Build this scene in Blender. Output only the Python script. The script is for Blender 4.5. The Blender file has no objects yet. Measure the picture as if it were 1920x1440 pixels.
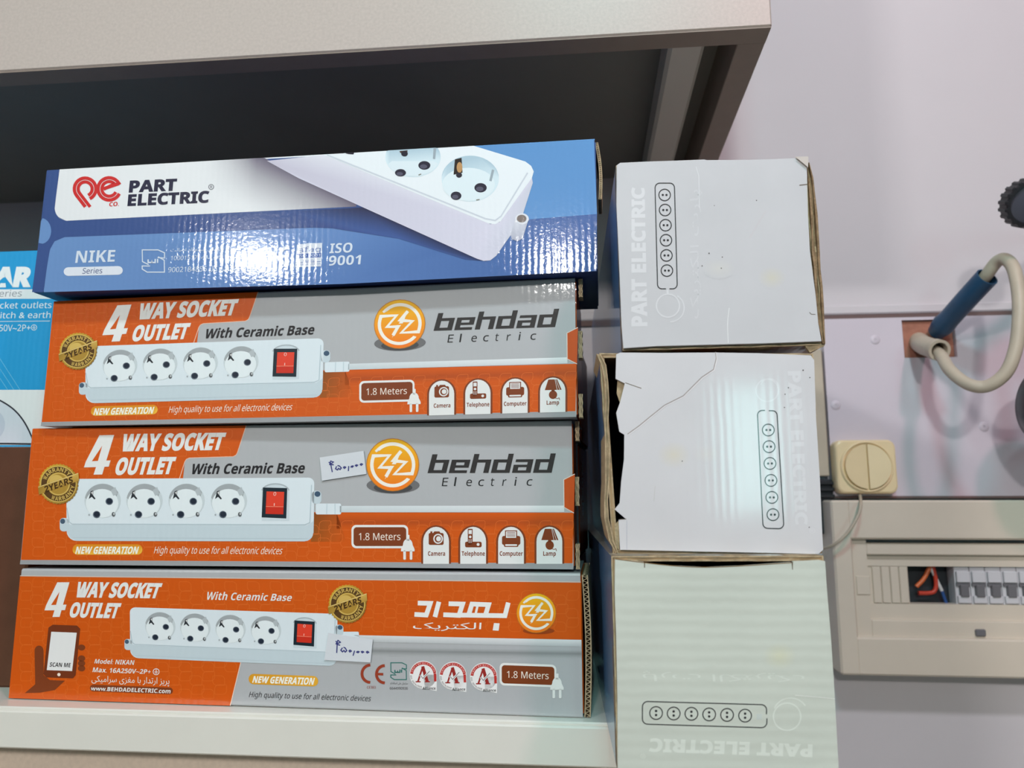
import bpy, math, unicodedata
from mathutils import Vector, Matrix

# ------------------------------------------------------------------ camera, world, lights
sc = bpy.context.scene
COL = sc.collection
CAM_Z = 1.6337                       # lens height above the shop floor; the shelf top is then at 1.50 m
FPX = 1392.63                        # focal length in pixels of the 1920 x 1440 frame
YAW, PITCH, ROLL = math.radians(5.4928), math.radians(8.5286), math.radians(-0.0685)
_f = Vector((-math.sin(YAW) * math.cos(PITCH), math.cos(YAW) * math.cos(PITCH), math.sin(PITCH)))
_r0 = Vector((math.cos(YAW), math.sin(YAW), 0)); _u0 = _r0.cross(_f)
_r = _r0 * math.cos(ROLL) + _u0 * math.sin(ROLL); _u = -_r0 * math.sin(ROLL) + _u0 * math.cos(ROLL)
EYE = Vector((0, 0, CAM_Z))
cam_data = bpy.data.cameras.new('camera'); cam = bpy.data.objects.new('camera', cam_data); COL.objects.link(cam)
cam.matrix_world = Matrix(((_r.x, _u.x, -_f.x, EYE.x), (_r.y, _u.y, -_f.y, EYE.y), (_r.z, _u.z, -_f.z, EYE.z), (0, 0, 0, 1)))
cam_data.sensor_width = 36; cam_data.lens = FPX / 1920 * 36; cam_data.clip_start = 0.01
cam_data.dof.use_dof = True; cam_data.dof.focus_distance = 0.47; cam_data.dof.aperture_fstop = 9.5
sc.camera = cam
sc.view_settings.view_transform = 'Standard'; sc.view_settings.look = 'None'
sc.view_settings.gamma = 1; sc.view_settings.use_curve_mapping = False
sc.view_settings.exposure = -0.10
world = bpy.data.worlds.new('shop_air'); sc.world = world; world.use_nodes = True
world.node_tree.nodes['Background'].inputs[0].default_value = (1.0, 0.97, 0.93, 1)
world.node_tree.nodes['Background'].inputs[1].default_value = 0.06

def area_light(name, loc, target, sx, sy, power, col):
    d = bpy.data.lights.new(name, 'AREA'); d.shape = 'RECTANGLE'; d.size = sx; d.size_y = sy
    d.energy = power; d.color = col
    o = bpy.data.objects.new(name, d); COL.objects.link(o); o.location = loc
    o.rotation_euler = (Vector(target) - Vector(loc)).to_track_quat('-Z', 'Y').to_euler()
    return o
# ceiling lamps of the shop: two tubes just in front of the shelves, two panels further back, daylight from the shop front
area_light('ceiling_tube_cool', (0.05, -0.30, 2.78), (0.2, 0.7, 1.5), 0.16, 0.10, 6.6, (0.42, 1.0, 1.0))
area_light('ceiling_tube_pink', (0.50, -0.30, 2.78), (0.2, 0.7, 1.5), 0.12, 0.10, 7.4, (1.0, 0.52, 0.62))
area_light('ceiling_panel_far', (-1.76, -2.45, 2.80), (-0.3, 0.5, 1.6), 0.34, 0.12, 32, (1.0, 0.98, 0.95))
area_light('ceiling_panel_mid', (-0.27, -2.75, 2.80), (0.0, 0.5, 1.6), 0.16, 0.14, 30, (1.0, 0.97, 0.93))
area_light('shop_front_daylight', (0.90, -2.9, 1.86), (0.2, 0.6, 1.6), 0.24, 0.62, 6.5, (0.50, 1.0, 0.98))

# ------------------------------------------------------------------ helpers
def lin(c):
    return tuple(((x / 255) / 12.92 if x / 255 <= 0.04045 else ((x / 255 + 0.055) / 1.055) ** 2.4) for x in c)
def ink(r, g, b, k=1.12):
    return tuple(min(0.95, v * k) for v in lin((r, g, b)))
def ray(p):
    return _f + _r * ((p[0] - 960) / FPX) - _u * ((p[1] - 720) / FPX)
def at_y(px, py, y):                                   # point of the vertical plane at depth y seen at that spot
    d = ray((px, py)); return EYE + d * (y / d.y)
def at_z(px, py, z):
    d = ray((px, py)); return EYE + d * ((z - CAM_Z) / d.z)
def X(px, y, py=720): return at_y(px, py, y).x
def Z(py, y, px=1000): return at_y(px, py, y).z

def new_mat(name, col, rough=0.5, spec=0.5, bump=None, noise=None, metal=0.0, coat=0.0, crough=0.05):
    m = bpy.data.materials.new(name); m.use_nodes = True
    nt = m.node_tree; b = nt.nodes['Principled BSDF']; N = nt.nodes.new; Lk = nt.links.new
    b.inputs['Roughness'].default_value = rough; b.inputs['Specular IOR Level'].default_value = spec
    b.inputs['Metallic'].default_value = metal; b.inputs['Coat Weight'].default_value = coat
    b.inputs['Coat Roughness'].default_value = crough
    tc = N('ShaderNodeTexCoord')
    if col == 'ink':
        a = N('ShaderNodeAttribute'); a.attribute_name = 'ink'; src = a.outputs['Color']
    else:
        r = N('ShaderNodeRGB'); r.outputs[0].default_value = (*col, 1); src = r.outputs[0]
    if noise:                                          # (scale, amount, stretch) mottling of the colour
        mp = N('ShaderNodeMapping'); mp.inputs['Scale'].default_value = noise[2] if len(noise) > 2 else (1, 1, 1)
        Lk(tc.outputs['Object'], mp.inputs[0])
        n = N('ShaderNodeTexNoise'); n.inputs['Scale'].default_value = noise[0]; n.inputs['Detail'].default_value = 5
        Lk(mp.outputs[0], n.inputs['Vector'])
        mr = N('ShaderNodeMapRange'); mr.inputs[1].default_value = 0.3; mr.inputs[2].default_value = 0.7
        mr.inputs[3].default_value = 1 - noise[1]; mr.inputs[4].default_value = 1 + noise[1] * 0.5
        Lk(n.outputs['Fac'], mr.inputs[0])
        mx = N('ShaderNodeVectorMath'); mx.operation = 'SCALE'
        Lk(src, mx.inputs[0]); Lk(mr.outputs[0], mx.inputs['Scale']); src = mx.outputs[0]
    Lk(src, b.inputs['Base Color'])
    if bump:                                           # list of (kind, scale, strength, distance)
        last = None
        for kind, s, st, dist in bump:
            bp = N('ShaderNodeBump'); bp.inputs['Strength'].default_value = st; bp.inputs['Distance'].default_value = dist
            if kind == 'noise':
                t = N('ShaderNodeTexNoise'); t.inputs['Scale'].default_value = s; t.inputs['Detail'].default_value = 3
                Lk(tc.outputs['Object'], t.inputs['Vector']); h = t.outputs['Fac']
            else:
                t = N('ShaderNodeTexWave'); t.bands_direction = kind; t.inputs['Scale'].default_value = s
                t.inputs['Distortion'].default_value = 1.6; t.inputs['Detail'].default_value = 2; t.inputs['Detail Scale'].default_value = 1.5
                Lk(tc.outputs['Object'], t.inputs['Vector']); h = t.outputs['Fac']
            Lk(h, bp.inputs['Height'])
            if last: Lk(last, bp.inputs['Normal'])
            last = bp.outputs[0]
        Lk(last, b.inputs['Normal']); Lk(last, b.inputs['Coat Normal'])
    return m

M = {}
M['gloss_card'] = new_mat('gloss_printed_card', 'ink', 0.45, 0.12, [('X', 78, 0.06, 0.0004), ('noise', 420, 0.13, 0.0004), ('noise', 50, 0.05, 0.001)], coat=0.25)
M['satin_card'] = new_mat('satin_printed_card', 'ink', 0.45, 0.18, [('X', 70, 0.08, 0.0004), ('noise', 220, 0.12, 0.0005)], coat=0.4)
M['worn_card'] = new_mat('worn_printed_card', 'ink', 0.30, 0.40, [('X', 60, 0.12, 0.0004), ('noise', 260, 0.12, 0.0004)], coat=0.5)
M['white_card'] = new_mat('white_lined_card', 'ink', 0.45, 0.2, [('X', 75, 0.028, 0.0004), ('noise', 60, 0.02, 0.001)], (18, 0.05), coat=0.55, crough=0.10)
M['ridged_card'] = new_mat('ridged_white_card', 'ink', 0.38, 0.3, [('Z', 55, 0.16, 0.0005), ('noise', 90, 0.10, 0.0005)], (16, 0.06))
M['kraft'] = new_mat('raw_kraft_board', lin((180, 160, 130)), 0.9, 0.1, [('noise', 900, 0.5, 0.0006)], (240, 0.30))
M['kraft_dark'] = new_mat('brown_kraft_board', lin((92, 58, 41)), 0.6, 0.2, [('noise', 500, 0.2, 0.0004)], (60, 0.12))
M['kraft_torn'] = new_mat('worn_brown_board', lin((150, 126, 98)), 0.9, 0.1, [('noise', 700, 0.6, 0.001)], (200, 0.35))
M['paper'] = new_mat('sticker_paper', 'ink', 0.7, 0.2, [('noise', 120, 0.3, 0.0008)])
M['melamine'] = new_mat('pale_textured_melamine', lin((190, 177, 170)), 0.42, 0.4, [('noise', 700, 0.14, 0.0003)], (420, 0.08))
M['edge_band'] = new_mat('grey_edge_band', lin((142, 128, 118)), 0.5, 0.3, None, (60, 0.05))
M['shelf_white'] = new_mat('white_shelf_laminate', lin((226, 224, 216)), 0.28, 0.45, [('noise', 300, 0.05, 0.0003)], (30, 0.02))
M['lower'] = new_mat('brownish_lower_panel', lin((214, 195, 178)), 0.5, 0.3, None, (300, 0.08))
M['board_shaded'] = new_mat('shade_toned_underside_board', lin((122, 122, 117)), 0.6, 0.3, None, (8, 0.08))  # unlit underside: its shade is put into this darker base colour
M['batten'] = new_mat('grey_painted_batten', lin((194, 190, 182)), 0.5, 0.3)
M['wall'] = new_mat('painted_wall', lin((206, 200, 204)), 0.6, 0.25, [('noise', 60, 0.05, 0.001)], (5, 0.03))
M['wall_panel'] = new_mat('pale_wall_panel', lin((206, 197, 207)), 0.42, 0.35, [('noise', 40, 0.05, 0.001)], (7, 0.03))
M['seam'] = new_mat('dark_seam', lin((110, 92, 90)), 0.8, 0.1)
M['block'] = new_mat('red_brown_block', lin((168, 116, 98)), 0.85, 0.1, [('noise', 200, 0.5, 0.002)], (60, 0.25))
M['conduit'] = new_mat('aged_beige_pvc', lin((188, 176, 158)), 0.45, 0.4, None, (40, 0.10))
M['sleeve'] = new_mat('blue_pvc_sleeve', lin((38, 78, 112)), 0.4, 0.4, None, (50, 0.15))
M['cream'] = new_mat('aged_cream_plastic', lin((236, 214, 172)), 0.32, 0.45, None, (30, 0.05))
M['board_plastic'] = new_mat('beige_board_plastic', lin((214, 202, 187)), 0.30, 0.45, [('noise', 12, 0.05, 0.002)], (14, 0.04))
M['breaker'] = new_mat('pale_breaker_plastic', lin((205, 203, 208)), 0.4, 0.4)
M['breaker_dark'] = new_mat('grey_toggle_plastic', lin((110, 108, 112)), 0.4, 0.4)
M['black'] = new_mat('black_rubber', lin((30, 31, 36)), 0.5, 0.4)
M['black_gloss'] = new_mat('black_gloss_plastic', lin((22, 23, 30)), 0.25, 0.5)
M['lens'] = new_mat('dark_grey_face', lin((70, 72, 84)), 0.35, 0.5)
M['wire_orange'] = new_mat('orange_wire', lin((210, 105, 55)), 0.4)
M['wire_red'] = new_mat('red_wire', lin((190, 60, 40)), 0.4)
M['wire_white'] = new_mat('white_wire', lin((205, 205, 205)), 0.4)
M['wire_blue'] = new_mat('blue_wire', lin((40, 80, 140)), 0.4)
M['dark_inside'] = new_mat('dark_interior', lin((40, 44, 50)), 0.7)
M['tile'] = new_mat('pale_floor_tile', lin((190, 184, 176)), 0.4, 0.4, None, (3, 0.05))
M['ceiling'] = new_mat('white_ceiling', lin((235, 235, 235)), 0.8)

class MB:                                              # collects faces into ONE mesh
    def __init__(s): s.v = []; s.f = []; s.c = []; s.sm = []
    def face(s, pts, col=(0.8, 0.8, 0.8), smooth=False):
        n = len(s.v); cols = col if isinstance(col, list) else [col] * len(pts)
        s.v += [tuple(p) for p in pts]; s.c += cols; s.f.append(tuple(range(n, n + len(pts)))); s.sm.append(smooth)
    def grid(s, rows, col=(0.8, 0.8, 0.8), closed=False, smooth=True):      # rows of points joined into quads (shared vertices)
        n = len(s.v); w = len(rows[0])
        for r in rows:
            s.v += [tuple(p) for p in r]; s.c += [col] * w
        for i in range(len(rows) - 1):
            for j in range(w if closed else w - 1):
                k = (j + 1) % w
                s.f.append((n + i * w + j, n + i * w + k, n + (i + 1) * w + k, n + (i + 1) * w + j)); s.sm.append(smooth)
    def box(s, x0, x1, y0, y1, z0, z1, b=0.0, col=(0.8, 0.8, 0.8)):         # box with chamfered edges
        c = [(x, y, z) for x in (x0, x1) for y in (y0, y1) for z in (z0, z1)]
        if b <= 0:
            for q in ((0, 1, 3, 2), (4, 6, 7, 5), (0, 4, 5, 1), (2, 3, 7, 6), (0, 2, 6, 4), (1, 5, 7, 3)):
                s.face([c[i] for i in q], col)
            return
        mx, my, mz = (x0 + x1) / 2, (y0 + y1) / 2, (z0 + z1) / 2
        def p(sx, sy, sz, ax):
            h = [(x1 - x0) / 2, (y1 - y0) / 2, (z1 - z0) / 2]
            q = [h[i] - (0 if i == ax else b) for i in range(3)]
            return (mx + sx * q[0], my + sy * q[1], mz + sz * q[2])
        S = (-1, 1)
        for ax in range(3):
            for a in S:
                o = [i for i in range(3) if i != ax]; ring = []
                for u, v in ((-1, -1), (1, -1), (1, 1), (-1, 1)):
                    g = [0, 0, 0]; g[ax] = a; g[o[0]] = u; g[o[1]] = v; ring.append(p(*g, ax))
                if (ax == 1) == (a > 0): ring.reverse()
                s.face(ring, col)
        for ax in range(3):
            o = [i for i in range(3) if i != ax]
            for u in S:
                for v in S:
                    pts = []
                    for a, axx in ((-1, o[0]), (1, o[0]), (1, o[1]), (-1, o[1])):
                        g = [0, 0, 0]; g[ax] = a; g[o[0]] = u; g[o[1]] = v; pts.append(p(*g, axx))
                    s.face(pts, col)
        for a in S:
            for u in S:
                for v in S: s.face([p(a, u, v, 0), p(a, u, v, 1), p(a, u, v, 2)], col)
    def tube(s, pts, rad, seg=16, col=(0.8, 0.8, 0.8), caps=True):
        pts = [Vector(p) for p in pts]; n = len(pts)
        rads = rad if isinstance(rad, list) else [rad] * n
        rows = []; side = None
        for i in range(n):
            t = (pts[min(i + 1, n - 1)] - pts[max(i - 1, 0)]).normalized()
            if side is None: side = t.cross(Vector((0, 0, 1)) if abs(t.z) < 0.9 else Vector((1, 0, 0))).normalized()
            side = (side - t * side.dot(t)).normalized(); up = t.cross(side)
            rows.append([pts[i] + (side * math.cos(a) + up * math.sin(a)) * rads[i] for a in [2 * math.pi * k / seg for k in range(seg)]])
        s.grid(rows, col, True, True)
        if caps: s.face(rows[0][::-1], col); s.face(rows[-1], col)
    def build(s, name, mat, parent=None, matrix=None):
        me = bpy.data.meshes.new(name); me.from_pydata(s.v, [], s.f)
        a = me.attributes.new('ink', 'FLOAT_COLOR', 'POINT')
        a.data.foreach_set('color', [x for c in s.c for x in (*c, 1.0)])
        me.polygons.foreach_set('use_smooth', s.sm); me.update()
        o = bpy.data.objects.new(name, me); COL.objects.link(o); me.materials.append(mat)
        if parent: o.parent = parent
        if matrix is not None: o.matrix_world = matrix
        return o

def spline(pts, n=8):                                  # Catmull-Rom through the points
    P = [Vector(p) for p in pts]; P = [P[0] * 2 - P[1]] + P + [P[-1] * 2 - P[-2]]; out = []
    for i in range(1, len(P) - 2):
        a, b, c, d = P[i - 1:i + 3]
        for k in range(n):
            t = k / n; out.append(0.5 * ((2 * b) + (c - a) * t + (2 * a - 5 * b + 4 * c - d) * t * t + (3 * b - a - 3 * c + d) * t ** 3))
    out.append(P[-2]); return out
def tag(o, label, cat, group=None):
    o['label'] = label; o['category'] = cat
    if group: o['group'] = group
    return o
def struct(o): o['kind'] = 'structure'; return o
def empty(name, matrix):
    o = bpy.data.objects.new(name, None); o.empty_display_size = 0.03; COL.objects.link(o); o.matrix_world = matrix; return o

# ------------------------------------------------------------------ lettering and print
_tc = {}
def sans(s, bold=True):                                # upright sans-serif letter shapes
    A, a, d = (0x1D5D4, 0x1D5EE, 0x1D7EC) if bold else (0x1D5A0, 0x1D5BA, 0x1D7E2)
    return ''.join(chr(A + ord(c) - 65) if 'A' <= c <= 'Z' else chr(a + ord(c) - 97) if 'a' <= c <= 'z' else chr(d + ord(c) - 48) if '0' <= c <= '9' else c for c in s)
def glyphs(body, bold):
    k = (body, bold)
    if k not in _tc:
        cu = bpy.data.curves.new('lettering', 'FONT'); cu.body = body; cu.offset = bold; cu.resolution_u = 4
        o = bpy.data.objects.new('lettering', cu); me = bpy.data.meshes.new_from_object(o)
        _tc[k] = ([(v.co.x, v.co.y) for v in me.vertices], [tuple(p.vertices) for p in me.polygons])
        bpy.data.objects.remove(o); bpy.data.meshes.remove(me); bpy.data.curves.remove(cu)
    return _tc[k]
_forms = {}
for _cp in list(range(0xFB50, 0xFC00)) + list(range(0xFE70, 0xFEFD)):
    _d = unicodedata.decomposition(chr(_cp)).split()
    if len(_d) == 2: _forms.setdefault(chr(int(_d[1], 16)), {})[_d[0]] = chr(_cp)
def farsi(s):                                          # joins the letters and lays them right to left
    out = []
    for i, ch in enumerate(s):
        f = _forms.get(ch, {})
        before = i > 0 and '<initial>' in _forms.get(s[i - 1], {}) and '<final>' in f
        after = i + 1 < len(s) and '<initial>' in f and '<final>' in _forms.get(s[i + 1], {})
        key = '<medial>' if before and after else '<final>' if before else '<initial>' if after else '<isolated>'
        out.append(f.get(key, ch))
    return ''.join(reversed(out))
def homog(src, dst):                                   # 4-point projective map
    A = []
    for (x, y), (u, v) in zip(src, dst):
        A.append([x, y, 1, 0, 0, 0, -u * x, -u * y, u]); A.append([0, 0, 0, x, y, 1, -v * x, -v * y, v])
    n = 8
    for i in range(n):
        p = max(range(i, n), key=lambda r: abs(A[r][i])); A[i], A[p] = A[p], A[i]
        for r in range(n):
            if r != i:
                k = A[r][i] / A[i][i]
                for c in range(i, 9): A[r][c] -= k * A[i][c]
    h = [A[i][8] / A[i][i] for i in range(n)]
    return lambda p: ((h[0] * p[0] + h[1] * p[1] + h[2]) / (h[6] * p[0] + h[7] * p[1] + 1), (h[3] * p[0] + h[4] * p[1] + h[5]) / (h[6] * p[0] + h[7] * p[1] + 1))

CAP = max(p[1] for p in glyphs(sans('H'), 0)[0])
LAYER = 4.5e-5
class Print:                                           # prints flat inked shapes on a panel; f maps artwork coordinates to the panel
    def __init__(s, mb, f, n): s.mb = mb; s.f = f; s.n = n; s.t = lambda p: p
    ctr = 0
    def view(s, ox, oy, k, aff=None):                  # artwork coordinates of one enlarged detail
        q = Print(s.mb, s.f, s.n)
        q.t = (lambda p: (ox + aff(p)[0] / k, oy + aff(p)[1] / k)) if aff else (lambda p: (ox + p[0] / k, oy + p[1] / k))
        return q
    def P(s, p, l): return s.f(s.t(p)) + s.n * (LAYER * l)
    def poly(s, pts, col, l=1):
        a = sum(p[0] * q[1] - q[0] * p[1] for p, q in zip(pts, pts[1:] + pts[:1]))
        if a > 0:
            pts = pts[::-1]
            if isinstance(col, list): col = col[::-1]
        s.mb.face([s.P(p, l) for p in pts], col)
    def ell(s, c, rx, ry, col, l=1, n=28, rot=0, a0=0, a1=360):
        s.poly(arc(c, rx, ry, a0, a1, n, rot), col, l)
    def line(s, pts, w, col, l=1, closed=False):
        n = len(pts); L = []; R = []; Print.ctr += 1; l += (Print.ctr % 9) * .08     # later strokes lie over earlier ones
        for i in range(n):
            a = pts[(i - 1) % n] if (closed or i > 0) else pts[i]; b = pts[(i + 1) % n] if (closed or i < n - 1) else pts[i]; p = pts[i]
            d1 = (p[0] - a[0], p[1] - a[1]); d2 = (b[0] - p[0], b[1] - p[1])
            l1 = math.hypot(*d1) or 1e-9; l2 = math.hypot(*d2) or 1e-9
            if l1 < 1e-8: d1, l1 = d2, l2
            if l2 < 1e-8: d2, l2 = d1, l1
            n1 = (-d1[1] / l1, d1[0] / l1); n2 = (-d2[1] / l2, d2[0] / l2)
            m = (n1[0] + n2[0], n1[1] + n2[1]); k = max(0.55, (m[0] * m[0] + m[1] * m[1]) / 2)
            m = (m[0] / k * w / 2, m[1] / k * w / 2)
            L.append((p[0] + m[0], p[1] + m[1])); R.append((p[0] - m[0], p[1] - m[1]))
        for i in range(n if closed else n - 1):
            j = (i + 1) % n; s.poly([L[i], L[j], R[j], R[i]], col, l)
    def ring(s, c, r, w, col, l=1, a0=0, a1=360, n=32, ry=None):
        full = a1 - a0 >= 360
        s.line(arc(c, r, ry or r, a0, a1, n, 0)[: None], w, col, l, closed=full)
    def text(s, body, q, col, bold=0.0, l=3, cap=True):    # q = TL, TR, BR, BL of the cap-height box
        if cap: body = sans(body, bold > 0)
        v, f = glyphs(body, max(0.0, bold - .02))
        if not v: return
        x0 = min(p[0] for p in v); x1 = max(p[0] for p in v); y0, y1 = 0.0, CAP
        if not cap: y0 = min(p[1] for p in v); y1 = max(p[1] for p in v)
        TL, TR, BR, BL = q
        def mp(p):
            u = (p[0] - x0) / (x1 - x0); w = (p[1] - y0) / (y1 - y0)
            return (BL[0] * (1 - u) * (1 - w) + BR[0] * u * (1 - w) + TL[0] * (1 - u) * w + TR[0] * u * w,
                    BL[1] * (1 - u) * (1 - w) + BR[1] * u * (1 - w) + TL[1] * (1 - u) * w + TR[1] * u * w)
        pts = [mp(p) for p in v]
        for fc in f: s.poly([pts[i] for i in fc], col, l)
    def stain(s, c, rx, ry, base, col, l=1):           # blot fading into the board
        o = arc(c, rx, ry, 0, 360, 20)
        for k in range(20): s.poly([c, o[k], o[(k + 1) % 20]], [col, base, base], l)
    def box_text(s, body, x0, y0, x1, y1, col, bold=0.0, l=3, slant=0, rise=0, cap=True):
        s.text(body, ((x0 + slant, y0), (x1 + slant, y0 + rise), (x1, y1 + rise), (x0, y1)), col, bold, l, cap)
    def arc_text(s, body, c, r, h, a0, a1, col, bold=0.0, l=4, inward=False):   # letters along a circle, degrees clockwise from +x
        n = len(body)
        for i, ch in enumerate(body):
            a = math.radians(a0 + (a1 - a0) * (i + 0.5) / n); da = abs(math.radians(a1 - a0)) / n * r * 0.42
            rad = (math.cos(a), math.sin(a)); tn = (-rad[1], rad[0])
            if inward: tn = (-tn[0], -tn[1])
            rt, rb = (r + h / 2, r - h / 2) if not inward else (r - h / 2, r + h / 2)
            pt = lambda q, e: (c[0] + rad[0] * q + tn[0] * e, c[1] + rad[1] * q + tn[1] * e)
            s.text(ch, (pt(rt, -da), pt(rt, da), pt(rb, da), pt(rb, -da)), col, bold, l)
def arc(c, rx, ry, a0, a1, n=20, rot=0):
    full = a1 - a0 >= 360; out = []
    for k in range(n if full else n + 1):
        a = math.radians(a0 + (a1 - a0) * k / n); x, y = rx * math.cos(a), ry * math.sin(a); t = math.radians(rot)
        out.append((c[0] + x * math.cos(t) - y * math.sin(t), c[1] + x * math.sin(t) + y * math.cos(t)))
    return out
def rrect(x0, y0, x1, y1, r, n=5):
    return (arc((x0 + r, y0 + r), r, r, 180, 270, n) + arc((x1 - r, y0 + r), r, r, 270, 360, n)
            + arc((x1 - r, y1 - r), r, r, 0, 90, n) + arc((x0 + r, y1 - r), r, r, 90, 180, n))
def inside(p, poly):
    c = False; n = len(poly)
    for i in range(n):
        a, b = poly[i], poly[i - 1]
        if (a[1] > p[1]) != (b[1] > p[1]) and p[0] < (b[0] - a[0]) * (p[1] - a[1]) / (b[1] - a[1]) + a[0]: c = not c
    return c

# ------------------------------------------------------------------ the setting
def slab(name, mat, x0, x1, y0, y1, z0, z1, b=0.0, parent=None):
    mb = MB(); mb.box(x0, x1, y0, y1, z0, z1, b); return mb.build(name, mat, parent)
WY = 0.862                                             # wall plane
struct(slab('wall_back', M['wall'], -2.2, 2.2, WY, WY + 0.1, 0, 2.9))
struct(slab('floor', M['tile'], -2.2, 2.2, -3.2, WY, -0.05, 0))
struct(slab('ceiling', M['ceiling'], -2.2, 2.2, -3.2, WY, 2.9, 2.95))
zt, zb = Z(571, WY, 1740), Z(588, WY, 1740)
xl = X(1549, WY - 0.012)
struct(slab('trim_1', M['wall'], -2.19, 1.6, WY - 0.006, WY, zb, zt, 0.0015))            # thin ledge strip over the panel
PY = WY - 0.012                                        # face of the wall panel
pz1, pz0 = Z(594, PY, 1740), Z(930, PY, 1740)
hx0, hx1, hz1, hz0 = X(1700, PY), X(1800, PY), Z(599, PY, 1750), Z(670, PY, 1750)
mb = MB()
for (a, b, c, d) in ((xl, hx0, pz0, pz1), (hx1, 1.6, pz0, pz1), (hx0, hx1, pz0, hz0), (hx0, hx1, hz1, pz1)):
    mb.box(a, b, PY, WY, c, d)
for (px, py) in ((1641, 637), (1567, 760), (1845, 800)):                                # dimpled screw caps in the panel
    c = at_y(px, py, PY); mb.grid([[Vector((c.x + r * math.cos(t), PY - h, c.z + r * math.sin(t))) for t in [k * math.pi / 8 for k in range(16)]] for r, h in ((0.0055, 0.0), (0.0048, 0.0008), (0.001, 0.0006))], closed=True)
struct(mb.build('trim_2', M['wall_panel']))
struct(slab('trim_3', M['seam'], -2.19, 1.6, WY - 0.004, WY, pz1, zb))                   # dark seam over the panel
struct(slab('trim_4', M['seam'], xl - 0.003, 1.6, PY - 0.001, WY, pz0 - 0.0025, pz0))      # dark seam under the panel

# ------------------------------------------------------------------ upper cabinet and shelf
CY = 0.508
cz = Z(48, CY, 1448); cx = X(1448, CY, 48)
cab = empty('wall_cabinet', Matrix.Translation((cx, CY, cz)))
tag(cab, 'pale wall cabinet overhead with grey hollow underside, above the box stacks', 'cabinet')
inv = Matrix.Translation((-cx, -CY, -cz))
T = 0.0205
def part(name, mat, x0, x1, y0, y1, z0, z1, b=0.0):
    mb = MB(); mb.box(x0 - cx, x1 - cx, y0 - CY, y1 - CY, z0 - cz, z1 - cz, b)
    o = mb.build(name, mat); o.parent = cab; return o
part('front_panel', M['melamine'], -1.4, cx, CY, CY + T, cz, cz + 0.5, 0.0012)
part('bottom_edge_band', M['edge_band'], -1.4, cx - 0.0005, CY + 0.001, CY + T - 0.001, cz - 0.0008, cz)
part('side_panel', M['edge_band'], cx - T, cx, CY + T, WY, cz, cz + 0.5, 0.0006)
part('bottom_panel', M['board_shaded'], -1.4, cx - T, CY + T, WY, cz + 0.045, cz + 0.063)
bx1 = X(1342, CY + T, 89); bx0 = X(1250, CY + T, 95)
bt = part('light_batten', M['batten'], bx0 + 0.004, bx1 - 0.004, CY + T, WY, cz + 0.012, cz + 0.045, 0.003)
SZ = 1.50
sh = empty('display_shelf', Matrix.Translation((-0.4, 0.468, SZ)))
tag(sh, 'white laminate shelf board carrying the stacked boxes', 'shelf')
mb = MB(); mb.box(-1.0, 0.54, 0.001, WY - 0.468, -0.0245, 0, 0.0008); mb.build('shelf_board', M['shelf_white'], sh)
mb = MB(); mb.box(-1.0, 0.54, -0.0015, 0.0015, -0.0245, -0.0018, 0.0010); mb.build('front_edge_strip', M['shelf_white'], sh)
mb = MB(); mb.box(-1.0, 0.535, 0.03, 0.05, -0.40, -0.0245); mb.build('lower_panel', M['lower'], sh)

# ------------------------------------------------------------------ cartons
QUAD = {'blue': [(88, 318), (1115, 259), (1119, 508), (62, 548)], 'A': [(101, 564), (1078, 520), (1081, 782), (77, 799)],
        'B': [(61, 803), (1072, 788), (1075.5, 1068), (38, 1058)], 'C': [(41, 1066), (1088, 1075), (1093, 1347), (16, 1309)],
        'W1': [(1156, 306), (1515, 296), (1542, 640), (1168, 651)], 'W2': [(1158, 659), (1523, 666), (1543, 1036), (1162, 1032)],
        'W3': [(1152.5, 1048), (1546, 1051), (1573, 1449), (1158, 1447)]}
POSE = {'blue': (-.3787, .4671, -1.40), 'A': (-.3825, .4815, -1.8), 'B': (-.3896, .4860, -0.5), 'C': (-.3833, .4854, -1.31),
        'W1': (.0217, .4063, 1.35), 'W2': (.0200, .4075, 0.8), 'W3': (.0145, .3895, 2.0)}
def panel(key):                                        # root matrix of a carton and the map from artwork coordinates to its front
    x, y, a = POSE[key]; a = math.radians(a)
    n = Vector((math.sin(a), -math.cos(a), 0)); o = Vector((x, y, CAM_Z))
    def hit(p):
        d = ray(p); return EYE + d * (((o - EYE).dot(n)) / d.dot(n))
    bl = hit(QUAD[key][3]); br = hit(QUAD[key][2]); m = (bl + br) / 2; m.z = min(bl.z, br.z)
    root = Matrix.Translation(m) @ Matrix.Rotation(a, 4, 'Z'); ri = root.inverted()
    return root, lambda p: ri @ hit(p)
NF = Vector((0, -1, 0))
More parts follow.
